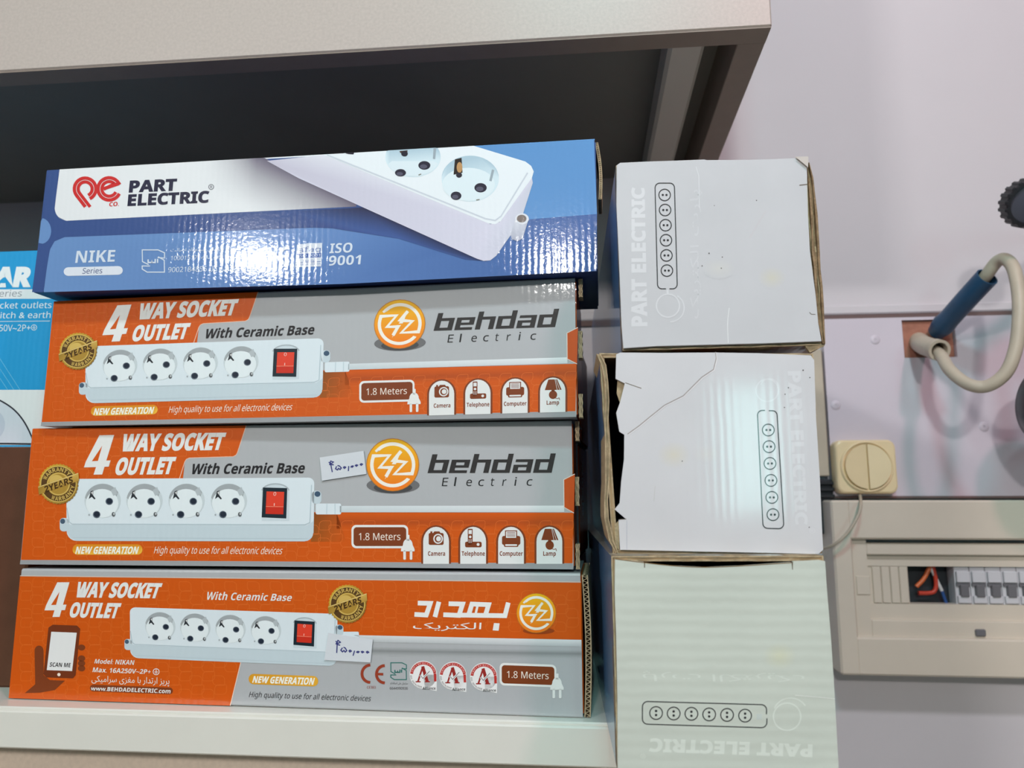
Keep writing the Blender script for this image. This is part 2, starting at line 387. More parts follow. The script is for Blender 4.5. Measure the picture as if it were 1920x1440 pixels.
def sleeve(mb, q, depth, colf, r=0.0016, cols=24):     # printed tube of a carton: q = front corners in local space
    TL, TR, BR, BL = q
    def row(u):
        t = TL.lerp(TR, u); b = BL.lerp(BR, u); d = (t - b).normalized(); out = [b + Vector((0, depth, 0))]
        for k in range(SEG + 1):
            a = math.pi / 2 * k / SEG; out.append(b + d * (r * (1 - math.cos(a))) + Vector((0, r * (1 - math.sin(a)), 0)))
        for k in range(SEG + 1):
            a = math.pi / 2 * k / SEG; out.append(t - d * (r * (1 - math.sin(a))) + Vector((0, r * (1 - math.cos(a)), 0)))
        return out + [t + Vector((0, depth, 0))]
    SEG = 8; us = [k / cols for k in range(cols + 1)]; rows = [row(u) for u in us]; e = 2 * SEG + 3
    kinds = ['bottom'] + ['edge_low'] * SEG + ['front'] + ['edge_top'] * SEG + ['top']
    for i in range(cols):
        for j, kd in enumerate(kinds):
            mb.face([rows[i][j], rows[i + 1][j], rows[i + 1][j + 1], rows[i][j + 1]], colf((us[i] + us[i + 1]) / 2, kd), kd.startswith('edge'))
        mb.face([rows[i][e], rows[i + 1][e], rows[i + 1][0], rows[i][0]], colf(0.5, 'back'))
def loft_quad(mb, q, y0, y1, col, inset=0.0):          # closed slab between two depths with the outline q
    c = sum(q, Vector()) / len(q)
    A = [p + (c - p) * inset + Vector((0, y0, 0)) for p in q]; B = [p + (c - p) * inset + Vector((0, y1, 0)) for p in q]
    mb.face(A, col); mb.face(B[::-1], col)
    for i in range(len(q)):
        j = (i + 1) % len(q); mb.face([A[j], A[i], B[i], B[j]], col)

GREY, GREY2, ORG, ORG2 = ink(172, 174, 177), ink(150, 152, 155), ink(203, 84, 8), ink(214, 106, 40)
WHT, BRN, STRIP, STRIP2 = ink(226, 226, 224), ink(122, 58, 26), ink(214, 224, 230), ink(192, 206, 213)
NAVY, DARK = ink(28, 38, 54), ink(46, 44, 44)

def leaf_pattern(p, poly, tile, x0, y0, x1, y1, l=2, w=2.2):          # fine outlined leaves printed over the orange
    y = y0; j = 0
    while y < y1:
        x = x0 + (tile * 0.5 if j % 2 else 0)
        while x < x1:
            for (dx, dy, ra, rb) in ((0, 0, .42, .12), (tile * .46, tile * .2, .12, .42)):
                s = tile * .44; cx_, cy_ = x + dx, y + dy
                pts = (arc((cx_ + s * ra, cy_ + s * ra), s * ra, s * ra, 180, 270, 4) + arc((cx_ + s * 1.25 - s * rb, cy_ + s * rb), s * rb, s * rb, 270, 360, 4)
                       + arc((cx_ + s * 1.25 - s * ra, cy_ + s - s * ra), s * ra, s * ra, 0, 90, 4) + arc((cx_ + s * rb, cy_ + s - s * rb), s * rb, s * rb, 90, 180, 4))
                if all(inside(k, poly) for k in pts): p.line(pts, w, ORG2, l, True)
            x += tile * 1.05
        y += tile * 0.62; j += 1

def four(p, aff, hole, l=3):
    g = [(510, 118), (600, 116), (552, 272), (578, 271), (567, 309), (541, 310), (527, 357), (474, 358), (489, 312), (415, 314), (427, 278)]
    p.poly([aff(k) for k in g], WHT, l); p.poly([aff(k) for k in ((501, 274), (464, 276), (527, 182))], hole, l + 1)

def strip_art(p, l=3):                                 # picture of the four-way outlet, drawn in the coordinates of the larger print
    body = arc((350, 420), 42, 36, 180, 270, 5) + arc((1785, 412), 36, 36, 270, 360, 5) + [(1818, 620)] + arc((1762, 712), 52, 52, 0, 90, 5) + arc((372, 702), 62, 60, 90, 180, 5)
    p.poly(rrect(268, 622, 322, 704, 22), STRIP2, l); p.ell((286, 642), 15, 16, ink(70, 90, 110), l + 1)
    p.poly(rrect(1805, 456, 1864, 536, 24), STRIP2, l); p.ell((1840, 476), 18, 17, ink(60, 84, 108), l + 1)
    p.poly(body, STRIP, l)
    p.poly([(308, 652), (336, 664), (1776, 668), (1818, 640), (1816, 712), (1800, 748), (1762, 765), (372, 762), (330, 742), (310, 702)], STRIP2, l + 1)
    p.line([(312, 560), (326, 646), (344, 659), (1764, 663), (1794, 650), (1804, 420)], 5, ink(176, 192, 200), l + 2)
    p.line([(350, 742), (1780, 748)], 3, ink(178, 194, 202), l + 2)
    for cx_ in (530, 785, 1042, 1300):
        cy_ = 517
        p.ell((cx_, cy_), 111, 105, ink(196, 206, 210), l + 1)
        p.poly(arc((cx_, cy_), 109, 103, 190, 330, 18) + arc((cx_ + 4, cy_ + 22), 92, 92, 330, 190 + 140 - 140, 18), ink(158, 164, 168), l + 2)
        p.ell((cx_ - 3, cy_ + 16), 100, 88, ink(222, 230, 233), l + 3)
        p.poly([(cx_ + 50, cy_ - 62), (cx_ + 78, cy_ - 84), (cx_ + 92, cy_ - 40), (cx_ + 66, cy_ - 30)], ink(176, 184, 188), l + 4)
        p.poly([(cx_ - 84, cy_ - 10), (cx_ - 72, cy_ - 58), (cx_ - 56, cy_ - 62), (cx_ - 58, cy_ - 34), (cx_ - 42, cy_ - 12), (cx_ - 50, cy_ - 8), (cx_ - 66, cy_ - 24)], ink(40, 46, 52), l + 4)
        p.poly([(cx_ - 70, cy_ - 50), (cx_ - 58, cy_ - 58), (cx_ - 60, cy_ - 36)], ink(214, 214, 214), l + 5)
        for (dx, dy) in ((41, 4), (-36, 84)):
            p.ell((cx_ + dx, cy_ + dy), 23, 22, ink(92, 104, 116), l + 4); p.ell((cx_ + dx + 1, cy_ + dy - 1), 18, 17, NAVY, l + 5)
        p.ell((cx_ + 67, cy_ + 83), 11, 14, ink(84, 88, 92), l + 4); p.ell((cx_ + 70, cy_ + 80), 5, 8, ink(190, 194, 196), l + 5)
        p.ell((cx_ - 82, cy_ + 86), 5, 6, ink(160, 168, 172), l + 4)
    p.poly(arc((1584, 462), 84, 50, 180, 360, 10) + [(1668, 640), (1500, 640)], ink(200, 212, 218), l + 1)
    p.line(arc((1584, 462), 84, 48, 190, 350, 10), 8, ink(166, 176, 182), l + 2)
    p.poly([(1508, 436), (1656, 440), (1650, 625), (1500, 618)], ink(22, 38, 48), l + 3)
    p.poly([(1530, 460), (1638, 463), (1632, 600), (1524, 597)], ink(196, 44, 26), l + 4)
    p.poly([(1530, 460), (1638, 463), (1634, 552), (1527, 550)], ink(218, 62, 40), l + 5)
    p.line([(1526, 552), (1634, 554)], 4, ink(238, 130, 104), l + 6)
    p.text('0', ((1574, 464), (1590, 464), (1588, 486), (1572, 486)), ink(245, 210, 200), 0, l + 6); p.line([(1578, 532), (1577, 548)], 4, ink(245, 210, 200), l + 6)

def badge(p, c, r, l=8):                               # golden two-year seal
    G, G2, B = ink(168, 132, 52), ink(206, 174, 92), ink(84, 58, 26)
    pts = []
    for k in range(72):
        a = 2 * math.pi * k / 72; q = r * (1.0 if k % 2 else 0.955); pts.append((c[0] + q * math.cos(a), c[1] + q * 1.02 * math.sin(a)))
    p.poly(pts, [ink(int(150 + 50 * (0.5 - 0.5 * math.sin(6.283 * k / 72 + .8))), int(116 + 44 * (0.5 - 0.5 * math.sin(6.283 * k / 72 + .8))), 48) for k in range(72)], l)
    p.ring(c, r * .73, r * .28, B, l + 1); p.ring(c, r * .54, r * .06, G2, l + 2); p.ring(c, r * .89, r * .05, G2, l + 2)
    p.ell(c, r * .5, r * .5, G, l + 1); p.ell((c[0] - r * .1, c[1] - r * .12), r * .36, r * .34, G2, l + 2)
    p.arc_text('WARRANTY', c, r * .73, r * .2, 198, 322, G2, .02, l + 3)
    p.arc_text('WARRANTY', c, r * .73, r * .2, 118, 5, G2, .02, l + 3, True)
    q = lambda x, y: (c[0] + r * x, c[1] + r * y)
    p.poly([q(-1.02, .13), q(1.0, -.56), q(1.03, -.16), q(-.97, .53)], [ink(150, 116, 40), ink(206, 168, 84), ink(178, 138, 60), ink(164, 128, 50)], l + 4)
    p.line([q(-1.0, .16), q(1.0, -.53)], r * .03, ink(226, 204, 138), l + 5)
    p.text('2YEARS', (q(-.72, .13), q(.70, -.38), q(.74, -.08), q(-.66, .42)), ink(70, 46, 16), .035, l + 6)

def bolt_logo(p, c, r, l=4):                           # round mark: broken ring joined to two lightning strokes
    n = 40; pts = arc(c, r, r, 0, 360, n)
    p.poly(pts, [ink(236, int(150 - 34 * math.sin(2 * math.pi * k / n)), 24) for k in range(n)], l)
    W = ink(238, 232, 222); w = r * .13
    q = lambda x, y: (c[0] + r * x, c[1] + r * y)
    p.ring(c, r, r * .03, ink(190, 120, 40), l + 1)
    p.line([q(-.58, -.52)] + arc(c, r * .80, r * .80, 222, 372, 22) + [q(.74, .34), q(.06, .36), q(.50, -.10), q(.14, -.14), q(.02, -.16), q(.32, -.52)], w, W, l + 1)
    p.line([q(.60, .52)] + arc(c, r * .80, r * .80, 42, 192, 22) + [q(-.74, -.34), q(-.12, -.36), q(-.50, .10), q(-.06, .10), q(-.26, .46)], w, W, l + 1)
    p.poly([q(.34, -.56), q(-.04, -.02), q(.12, -.02)], W, l + 2); p.poly([q(-.30, .56), q(.06, .04), q(-.10, .04)], W, l + 2)

def stroke_word(p, word, quad, col, w, l=4):           # heavy square italic lettering built from strokes
    TL, TR, BR, BL = quad
    G = {'b': ((0, .28, 0, 1.42), (.28, 1, .78, 1), (.72, 1, 0, .78), (.28, .72, 0, .22)), 'h': ((0, .28, 0, 1.42), (.28, 1, .78, 1), (.72, 1, 0, .78)),
         'e': ((0, .28, 0, 1), (.28, 1, .80, 1), (.72, 1, .58, .80), (.28, 1, .40, .58), (.28, .96, 0, .20)),
         'd': ((.72, 1, 0, 1.42), (0, .28, 0, 1), (.28, .72, .78, 1), (.28, .72, 0, .22)),
         'a': ((.06, 1, .80, 1), (.72, 1, 0, .80), (0, .72, .42, .60), (0, .28, .18, .42), (0, .72, 0, .18))}
    n = len(word); tot = n * 1.13 - .13
    def mp(x, y):
        u = x / tot; v = y / 1.42
        a = (BL[0] + (BR[0] - BL[0]) * u, BL[1] + (BR[1] - BL[1]) * u); b = (TL[0] + (TR[0] - TL[0]) * u, TL[1] + (TR[1] - TL[1]) * u)
        return (a[0] + (b[0] - a[0]) * v, a[1] + (b[1] - a[1]) * v)
    for i, ch in enumerate(word):
        for x0, x1, y0, y1 in G[ch]: p.poly([mp(i * 1.13 + x, y) for x, y in ((x0, y1), (x1, y1), (x1, y0), (x0, y0))], col, l)

def plug(p, x, y, k, col, l=6):
    p.poly(arc((x, y), 30 * k, 38 * k, 180, 360, 10) + [(x + 42 * k, y + 26 * k), (x + 42 * k, y + 40 * k), (x - 42 * k, y + 40 * k), (x - 42 * k, y + 26 * k)], col, l)
    p.poly(rrect(x - 8 * k, y - 62 * k, x + 10 * k, y - 25 * k, 4 * k), col, l)
    for dx in (-20, 20): p.poly(rrect(x + (dx - 8) * k, y + 34 * k, x + (dx + 8) * k, y + 92 * k, 6 * k), col, l)

def meters(p, x0, y0, x1, y1, px, py, k, slope=0.0, l=4):
    s = lambda pts: [(a, b + (a - x0) * slope) for a, b in pts]
    p.poly(s(rrect(x0, y0, x1, y1, 30 * k)), WHT, l); p.poly(s(rrect(x0 + 13 * k, y0 + 14 * k, x1 - 12 * k, y1 - 14 * k, 20 * k)), BRN, l + 1)
    ym = (y0 + y1) / 2; h = (y1 - y0) * .15
    p.text('1.8 Meters', tuple(s([(x0 + 46 * k, ym - h), (x1 - 48 * k, ym - h), (x1 - 48 * k, ym + h), (x0 + 46 * k, ym + h)])), ink(238, 226, 214), .0, l + 2)
    plug(p, px, py, k, WHT, l + 3)

def icons(p, l=4):
    for cx_ in (787, 1017, 1252, 1490):
        p.poly(arc((cx_, 778), 92, 100, 180, 360, 14) + [(cx_ + 92, 916), (cx_ - 92, 916)], BRN, l)
        p.poly(arc((cx_, 778), 80, 90, 180, 360, 14) + [(cx_ + 80, 918), (cx_ - 80, 918)], ink(222, 223, 222), l + 1)
    for t, x0, x1 in (('Camera', 737, 843), ('Telephone', 946, 1090), ('Computer', 1182, 1325), ('Lamp', 1452, 1530)):
        p.box_text(t, x0, 840, x1, 867, BRN, .025, l + 2)
    W = ink(222, 223, 222)
    p.poly(rrect(741, 726, 834, 800, 10), BRN, l + 2); p.poly([(768, 728), (776, 716), (808, 716), (816, 728)], BRN, l + 2)
    p.ell((800, 762), 30, 31, W, l + 3); p.ell((800, 762), 22, 23, BRN, l + 4); p.ell((803, 762), 15, 16, W, l + 5); p.poly([(752, 716), (764, 716), (764, 728), (752, 728)], BRN, l + 2)
    p.poly(rrect(984, 700, 1014, 800, 4), BRN, l + 2); p.poly([(989, 708), (1009, 708), (1009, 732), (989, 732)], W, l + 3); p.ell((999, 750), 8, 8, W, l + 3)
    for i in range(3):
        for j in range(3): p.ell((991 + 8 * i, 768 + 8 * j), 2.6, 2.6, W, l + 3, 8)
    p.poly(rrect(967, 780, 1070, 815, 10), BRN, l + 2); p.ell((1048, 797), 9, 9, W, l + 3)
    p.poly(rrect(1196, 744, 1310, 800, 12), BRN, l + 2); p.poly([(1215, 710), (1290, 710), (1290, 752), (1215, 752)], BRN, l + 2); p.poly([(1221, 716), (1284, 716), (1284, 756), (1221, 756)], W, l + 3)
    for i in range(4): p.line([(1227, 723 + 8 * i), (1278, 723 + 8 * i)], 3, BRN, l + 4)
    p.poly(rrect(1208, 790, 1298, 812, 8), BRN, l + 3); p.poly(rrect(1216, 796, 1290, 806, 4), W, l + 4)
    p.poly([(1462, 700), (1518, 700), (1546, 770), (1440, 770)], BRN, l + 2)
    for dx in (8, 20): p.line([(1500 + dx * .5, 700), (1508 + dx * 1.3, 770)], 2.5, W, l + 3)
    p.ell((1492, 802), 26, 28, BRN, l + 2); p.poly([(1482, 770), (1502, 770), (1502, 782), (1482, 782)], BRN, l + 2); p.line(spline2([(1500, 822), (1520, 828), (1530, 824), (1534, 838)]), 4, BRN, l + 2)
def spline2(pts, n=6): return [(v.x, v.y) for v in spline([(a, b, 0) for a, b in pts], n)]

def art_front(mb, f):                                  # the wide face with the switch-on-strip picture
    P0 = Print(mb, f, NF); a = P0.view(30, 780, 3.254); b = P0.view(580, 780, 3.3103)
    bz = lambda x, y: ((580 + x / 3.3103 - 30) * 3.254, y * 3.254 / 3.3103)               # right detail -> left detail coordinates
    org = [(101, 79), (1405, 58), (1352, 222), (1344, 238), (1325, 248), (1058, 256), (1040, 264), (1030, 280), (1000, 560), bz(60, 598), bz(1640, 600), bz(1634, 914), (30, 878)]
    a.poly(org, ORG, 1)
    leaf_pattern(a, org, 128, 40, 84, 3400, 900)
    a.line([(1405, 58), (1352, 222), (1344, 238), (1325, 248), (1058, 256), (1040, 264), (1030, 280), (997, 384)], 4, ink(232, 196, 176), 2)
    a.poly([(27, 880), bz(1634, 916), bz(1638, 952), (24, 905)], GREY2, 1)
    D1, D2 = ink(150, 74, 20), ORG
    b.poly([(20, 602), (170, 602), (230, 780), (10, 780)], [ink(128, 70, 20), ink(168, 78, 20), ORG, ink(150, 80, 20)], 2)
    b.poly([(170, 610), (1640, 610), (1640, 660), (170, 660)], [ORG, ORG, ink(176, 72, 16), ink(176, 72, 16)], 2)
    b.poly([(170, 660), (1640, 660), (1640, 700), (170, 700)], [ink(176, 72, 16), ink(176, 72, 16), ORG, ORG], 2)
    four(a, lambda k: k, ORG, 4)
    a.text('WAY SOCKET', ((658, 115), (1284, 106), (1256, 203), (634, 212)), WHT, .055, 4)
    a.text('OUTLET', ((626, 259), (980, 254), (952, 350), (598, 356)), WHT, .055, 4)
    a.text('With Ceramic Base', ((1080, 293), (1770, 287), (1756, 348), (1062, 354)), ink(34, 33, 36), .03, 4)
    # cord and its relief, then the strip over it
    b.poly([(190, 558), (1582, 556), (1582, 596), (190, 598)], [ink(206, 214, 218), ink(222, 226, 228), ink(205, 208, 211), ink(190, 200, 204)], 3)
    b.poly(rrect(40, 543, 198, 611, 10), STRIP, 3); b.line([(110, 545), (108, 609)], 6, STRIP2, 4); b.line([(160, 545), (160, 609)], 6, STRIP2, 4)
    strip_art(a, 4)
    badge(a, (263, 415), 122, 12)
    a.poly(rrect(346, 783, 772, 846, 30), [ink(214, 140, 30)] * 12 + [ink(232, 178, 60)] * 12, 3)
    a.text('NEW GENERATION', ((372, 798), (752, 798), (740, 840), (362, 840)), ink(240, 236, 224), .04, 4)
    a.text('High quality to use for all electronic devices', ((852, 797), (1632, 800), (1620, 843), (842, 838)), ink(238, 226, 212), .0, 4)
    b.ell((520, 430), 165, 52, ink(106, 106, 108), 2); b.ell((520, 445), 120, 34, ink(70, 70, 72), 3)
    bolt_logo(b, (518, 303), 162, 4)
    stroke_word(b, 'behdad', ((764, 238), (1530, 232), (1504, 352), (734, 354)), DARK, 31, 4)
    for i, ch in enumerate('Electric'):
        x = 822 + i * (558 / 7.45); w = 34 if ch in 'Eec' else 22 if ch in 'tr' else 10
        v = 435 - i * .4; up = 52 if ch in 'Elti' else 38
        b.text(ch, ((x + 8, v - 52), (x + 8 + w, v - 52), (x + w, v), (x, v)), ink(38, 38, 40), .0, 4)
    meters(b, 262, 676, 614, 821, 612, 800, 1.0)
    icons(b)
    b.poly([(1648, 362), (1580, 396), (1582, 566), (1643, 600)], ink(192, 78, 20), 4); b.line([(1648, 360), (1579, 395), (1581, 567), (1643, 602)], 5, ink(222, 206, 196), 5)

def art_back(mb, f):                                   # the other wide face, with the maker's Persian lettering
    P0 = Print(mb, f, NF); a = P0.view(0, 1050, 3.2); b = P0.view(560, 1050, 3.2)
    bz = lambda x, y: (x + 1792, y)
    org = [(121, 98), bz(1693, 136), bz(1697, 478), bz(240, 450), (1444, 612), (1380, 874), (52, 828)]
    a.poly(org, ORG, 1); leaf_pattern(a, org, 130, 60, 104, 3500, 880)
    a.line([(121, 95), bz(1693, 132)], 4, ink(216, 196, 180), 2); a.line([(1446, 612), (1382, 874)], 5, ink(232, 206, 190), 3)
    af = lambda k: (268 + (k[0] - 415) * .811, 130 + (k[1] - 116) * .868 + (k[0] - 415) * .02)
    four(a, af, ORG, 4)
    a.text('WAY SOCKET', ((470, 135), (976, 143), (948, 226), (446, 220)), WHT, .055, 4)
    a.text('OUTLET', ((434, 258), (730, 263), (704, 346), (412, 340)), WHT, .055, 4)
    a.text('With Ceramic Base', ((1246, 191), (1758, 206), (1746, 246), (1234, 238)), WHT, .02, 4)
    b.poly([(330, 450), (1697, 480), (1697, 520), (440, 492)], [ink(214, 218, 220), ink(220, 222, 224), ink(180, 184, 187), ink(180, 184, 187)], 3)
    b.poly([(440, 520), (1697, 540), (1697, 562), (440, 545)], [GREY, GREY, ink(134, 137, 138), ink(134, 137, 138)], 2)
    b.poly([(440, 545), (1697, 562), (1697, 592), (440, 575)], [ink(134, 137, 138), ink(134, 137, 138), GREY, GREY], 2)
    b.poly(rrect(250, 430, 362, 470, 8), STRIP, 3)
    strip_art(P0.view(0, 1050, 3.2, lambda k: (963 + .823 * (k[0] - 530), 395 + .806 * (k[1] - 515) + .031 * (k[0] - 530))), 4)
    badge(b, (295, 263), 115, 12)
    bolt_logo(b, (1426, 318), 118, 5); b.ell((1440, 425), 95, 20, ink(150, 62, 16), 3)
    # maker's word in heavy joined strokes, read right to left
    W = ink(232, 232, 230)
    w = 28
    b.line([(1258, 255), (1238, 334), (955, 330)], w, W, 4); b.poly([(1172, 378), (1206, 380), (1200, 424), (1164, 422)], W, 4)
    b.line([(1120, 334), (1140, 268), (1040, 264), (1020, 330)], w, W, 4); b.line([(1075, 268), (1060, 332)], 14, W, 4)
    b.line([(900, 262), (984, 264), (962, 332), (868, 328)], w, W, 4); b.line([(842, 250), (818, 342)], w, W, 4)
    b.line([(715, 258), (790, 260), (766, 330), (695, 326)], w, W, 4)
    b.text(farsi('الکتریک'), ((690, 374), (1100, 376), (1092, 428), (684, 424)), W, .02, 4, False)
    # telephone in a hand; the square code on its screen is left out
    a.poly(arc((235, 545), 27, 32, 180, 360, 8) + [(262, 690), (300, 720), (390, 724), (330, 780), (240, 796), (150, 798), (212, 745)], BRN, 3)
    for y in (525, 590, 620, 650): a.ell((490, y), 22, 18, BRN, 3)
    a.poly([(318, 388), (462, 393), (482, 412), (455, 690), (438, 710), (280, 704), (262, 684), (292, 405)], ink(112, 50, 22), 4)
    a.poly([(309, 430), (462, 436), (434, 666), (282, 660)], ink(226, 226, 226), 5)
    a.text('SCAN ME', ((303, 614), (427, 618), (423, 643), (299, 639)), ink(30, 26, 26), .02, 6); a.ell((355, 687), 10, 10, ink(240, 220, 205), 5)
    a.text('Model: NIKAN', ((574, 594), (808, 601), (803, 629), (567, 620)), WHT, .02, 4)
    a.text('Max. 16A250V~2P+', ((562, 644), (908, 657), (903, 684), (556, 672)), WHT, .02, 4)
    a.ring((938, 670), 18, 4, WHT, 4); a.line([(938, 655), (938, 670)], 4, WHT, 4)
    for k in range(3): a.line([(927 + 4 * k, 671 + 5 * k), (949 - 4 * k, 671 + 5 * k)], 3, WHT, 4)
    a.text(farsi('پریز ارتدار با مغزی سرامیکی'), ((552, 692), (1018, 706), (1016, 760), (550, 744)), WHT, .015, 4, False)
    a.poly(arc((560, 768), 20, 20, 90, 270, 8) + arc((1018, 785), 20, 20, -90, 90, 8), BRN, 3)
    a.text('www.BEHDADELECTRIC.com', ((548, 759), (1026, 775), (1022, 800), (545, 782)), WHT, .025, 4)
    a.poly(arc((1522, 714), 30, 31, 90, 270, 8) + arc((1880, 727), 30, 31, -90, 90, 8), [ink(214, 150, 36)] * 9 + [ink(224, 166, 50)] * 9, 3)
    a.text('NEW GENERATION', ((1524, 697), (1890, 708), (1880, 748), (1514, 735)), ink(244, 240, 230), .04, 4)
    a.text('High quality to use for all electronic devices', ((1502, 790), (2230, 815), (2222, 847), (1494, 822)), ink(52, 50, 50), 0, 4)
    R = ink(150, 60, 38)
    b.line(arc((430, 682), 50, 52, 90, 270, 12), 17, R, 4); b.line(arc((517, 685), 50, 52, 90, 270, 12), 17, R, 4); b.line([(470, 684), (508, 685)], 15, R, 4)
    b.box_text('CE383', 410, 756, 463, 771, R, 0, 4)
    iso_mark(b, 550, 613, 650, 719, ink(40, 112, 104), 5)
    b.text(farsi('سازمان ملی استاندارد'), ((548, 730), (655, 733), (655, 750), (548, 747)), ink(70, 66, 64), 0, 4, False)
    b.box_text('6644990936', 547, 762, 655, 777, ink(60, 56, 56), 0, 4)
    for (cx_, cy_) in ((748, 688), (926, 694), (1110, 700)):
        b.ell((cx_, cy_), 82, 84, ink(232, 230, 230), 3); b.poly([(cx_, cy_), (cx_ + 82, cy_), (cx_ + 80, cy_ + 98), (cx_ + 10, cy_ + 84)], ink(232, 230, 230), 3)
        b.ring((cx_, cy_), 70, 17, ink(186, 52, 48), 4, 185, 352, 16); b.arc_text('CERTIFICATION', (cx_, cy_), 70, 8, 192, 345, ink(236, 200, 196), 0, 5)
        b.line([(cx_ + 70, cy_ - 8), (cx_ + 72, cy_ + 40)], 15, ink(186, 52, 48), 4)
        b.arc_text('ISO 9001:2008', (cx_, cy_), 74, 9, 178, 96, ink(70, 60, 60), 0, 5, True)
        b.line([(cx_ - 32, cy_ + 42), (cx_ - 4, cy_ - 46)], 10, ink(150, 40, 36), 4); b.line([(cx_ - 4, cy_ - 50), (cx_ + 24, cy_ + 42)], 19, ink(150, 40, 36), 4)
        for e in (-32, 24): b.line([(cx_ + e - 14, cy_ + 42), (cx_ + e + 16, cy_ + 42)], 7, ink(150, 40, 36), 4)
        b.line([(cx_ - 18, cy_ + 2), (cx_ - 2, cy_ + 22), (cx_ + 38, cy_ - 22)], 12, ink(236, 232, 232), 5); b.line([(cx_ - 18, cy_ + 2), (cx_ - 2, cy_ + 22), (cx_ + 38, cy_ - 22)], 4, ink(120, 120, 124), 6)
        b.box_text('Alliance', cx_ - 4, cy_ + 73, cx_ + 74, cy_ + 89, ink(50, 44, 44), .02, 5)
    meters(b, 1206, 616, 1546, 752, 1550, 740, .96, .035)

def iso_mark(p, x0, y0, x1, y1, col, w, l=4):          # two opposed open squares with cut corners
    k = (x1 - x0) / 100; g = lambda x, y: (x0 + x * k, y0 + y * (y1 - y0) / 106)
    p.line([g(*q) for q in ((30, 70), (4, 56), (3, 3), (70, 3), (97, 16), (97, 40), (68, 38))], w, col, l)
    p.line([g(*q) for q in ((70, 34), (96, 50), (97, 104), (24, 104), (3, 90), (3, 76), (36, 76))], w, col, l)
    p.line([g(28, 46), g(28, 60), g(44, 60), g(44, 46), g(44, 60), g(58, 60), g(58, 44)], w * 1.3, col, l); p.line([g(68, 44), g(68, 62)], w * 1.3, col, l)

def sticker(root, f, pts, marks, name='price_sticker'):
    mb = MB(); q = Print(mb, f, NF)
    P = lambda p, l=0: f(p) + NF * (0.0011 + LAYER * l)
    mb.face([P(p) for p in pts], ink(204, 208, 214)); mb.face([f(p) + NF * 0.0009 for p in pts][::-1], ink(180, 180, 180))
    for i in range(4):
        j = (i + 1) % 4; mb.face([P(pts[j]), P(pts[i]), f(pts[i]) + NF * .0009, f(pts[j]) + NF * .0009], ink(190, 190, 190))
    q.n = NF; base = q.P; q.P = lambda p, l: f(q.t(p)) + NF * (0.0012 + LAYER * l)
    TL, TR, BR, BL = pts
    def mp(u, v): return tuple(TL[i] * (1 - u) * (1 - v) + TR[i] * u * (1 - v) + BR[i] * u * v + BL[i] * (1 - u) * v for i in (0, 1))
    for s in marks: q.line([mp(*k) for k in s], 2.0, ink(54, 58, 120), 1)
    o = mb.build(name, M['paper'], root); o['label'] = 'white handwritten price sticker'; return o
PRICE = [[(.19, .26), (.23, .30), (.25, .70)], [(.22, .36), (.30, .28), (.24, .22), (.21, .36), (.30, .40)],
         [(.36, .48), (.33, .58), (.37, .64), (.40, .58), (.43, .64), (.46, .58), (.42, .48), (.38, .46)],
         [(.53, .54), (.56, .58), (.53, .62), (.51, .58), (.53, .54)], [(.63, .55), (.61, .76)],
         [(.70, .56), (.73, .58), (.71, .62), (.68, .60), (.70, .56)], [(.80, .54), (.83, .57), (.80, .61), (.78, .57), (.80, .54)], [(.91, .52), (.94, .56), (.91, .60), (.89, .56), (.91, .52)]]

def raw_edge(root, x, z0, z1, y0, y1, th=0.0026, name='flap_edge', amp=0.0):   # layered raw board edge
    mb = MB(); n = 10
    for k in range(3):
        xa = x + th * k / 3; xb = xa + th / 3 * .8; off = (0.0004, -0.0003, 0.0002)[k]
        rows = []
        for i in range(n + 1):
            z = z0 + (z1 - z0) * i / n; w = amp * math.sin(i * 1.9 + k); rows.append([(xa + w, y0 + off, z), (xb + w, y0 + off, z), (xb + w, y1, z), (xa + w, y1, z)])
        mb.grid(rows, closed=True, smooth=False); mb.face(rows[0]); mb.face(rows[-1])
    return mb.build(name, M['kraft'], root)

def flute(root, top, bot, th, y0, y1, waves, name):    # corrugated board seen on edge: two liners and the wave between
    mb = MB(); n = waves * 8; L, R, Wv = [], [], []
    for i in range(n + 1):
        t = i / n; p = bot.lerp(top, t); b = .0014 * math.sin(t * math.pi)
        L.append(p + Vector((b, 0, 0))); R.append(p + Vector((th + b, 0, 0))); Wv.append(p + Vector((th / 2 + b + th * .4 * math.sin(t * waves * 2 * math.pi), 0, 0)))
    for line in (L, R, Wv):
        w = .00035; rows = [[p + Vector((-w, y0, 0)), p + Vector((w, y0, 0)), p + Vector((w, y1, 0)), p + Vector((-w, y1, 0))] for p in line]
        mb.grid(rows, closed=True, smooth=False)
    return mb.build(name, M['kraft'], root)

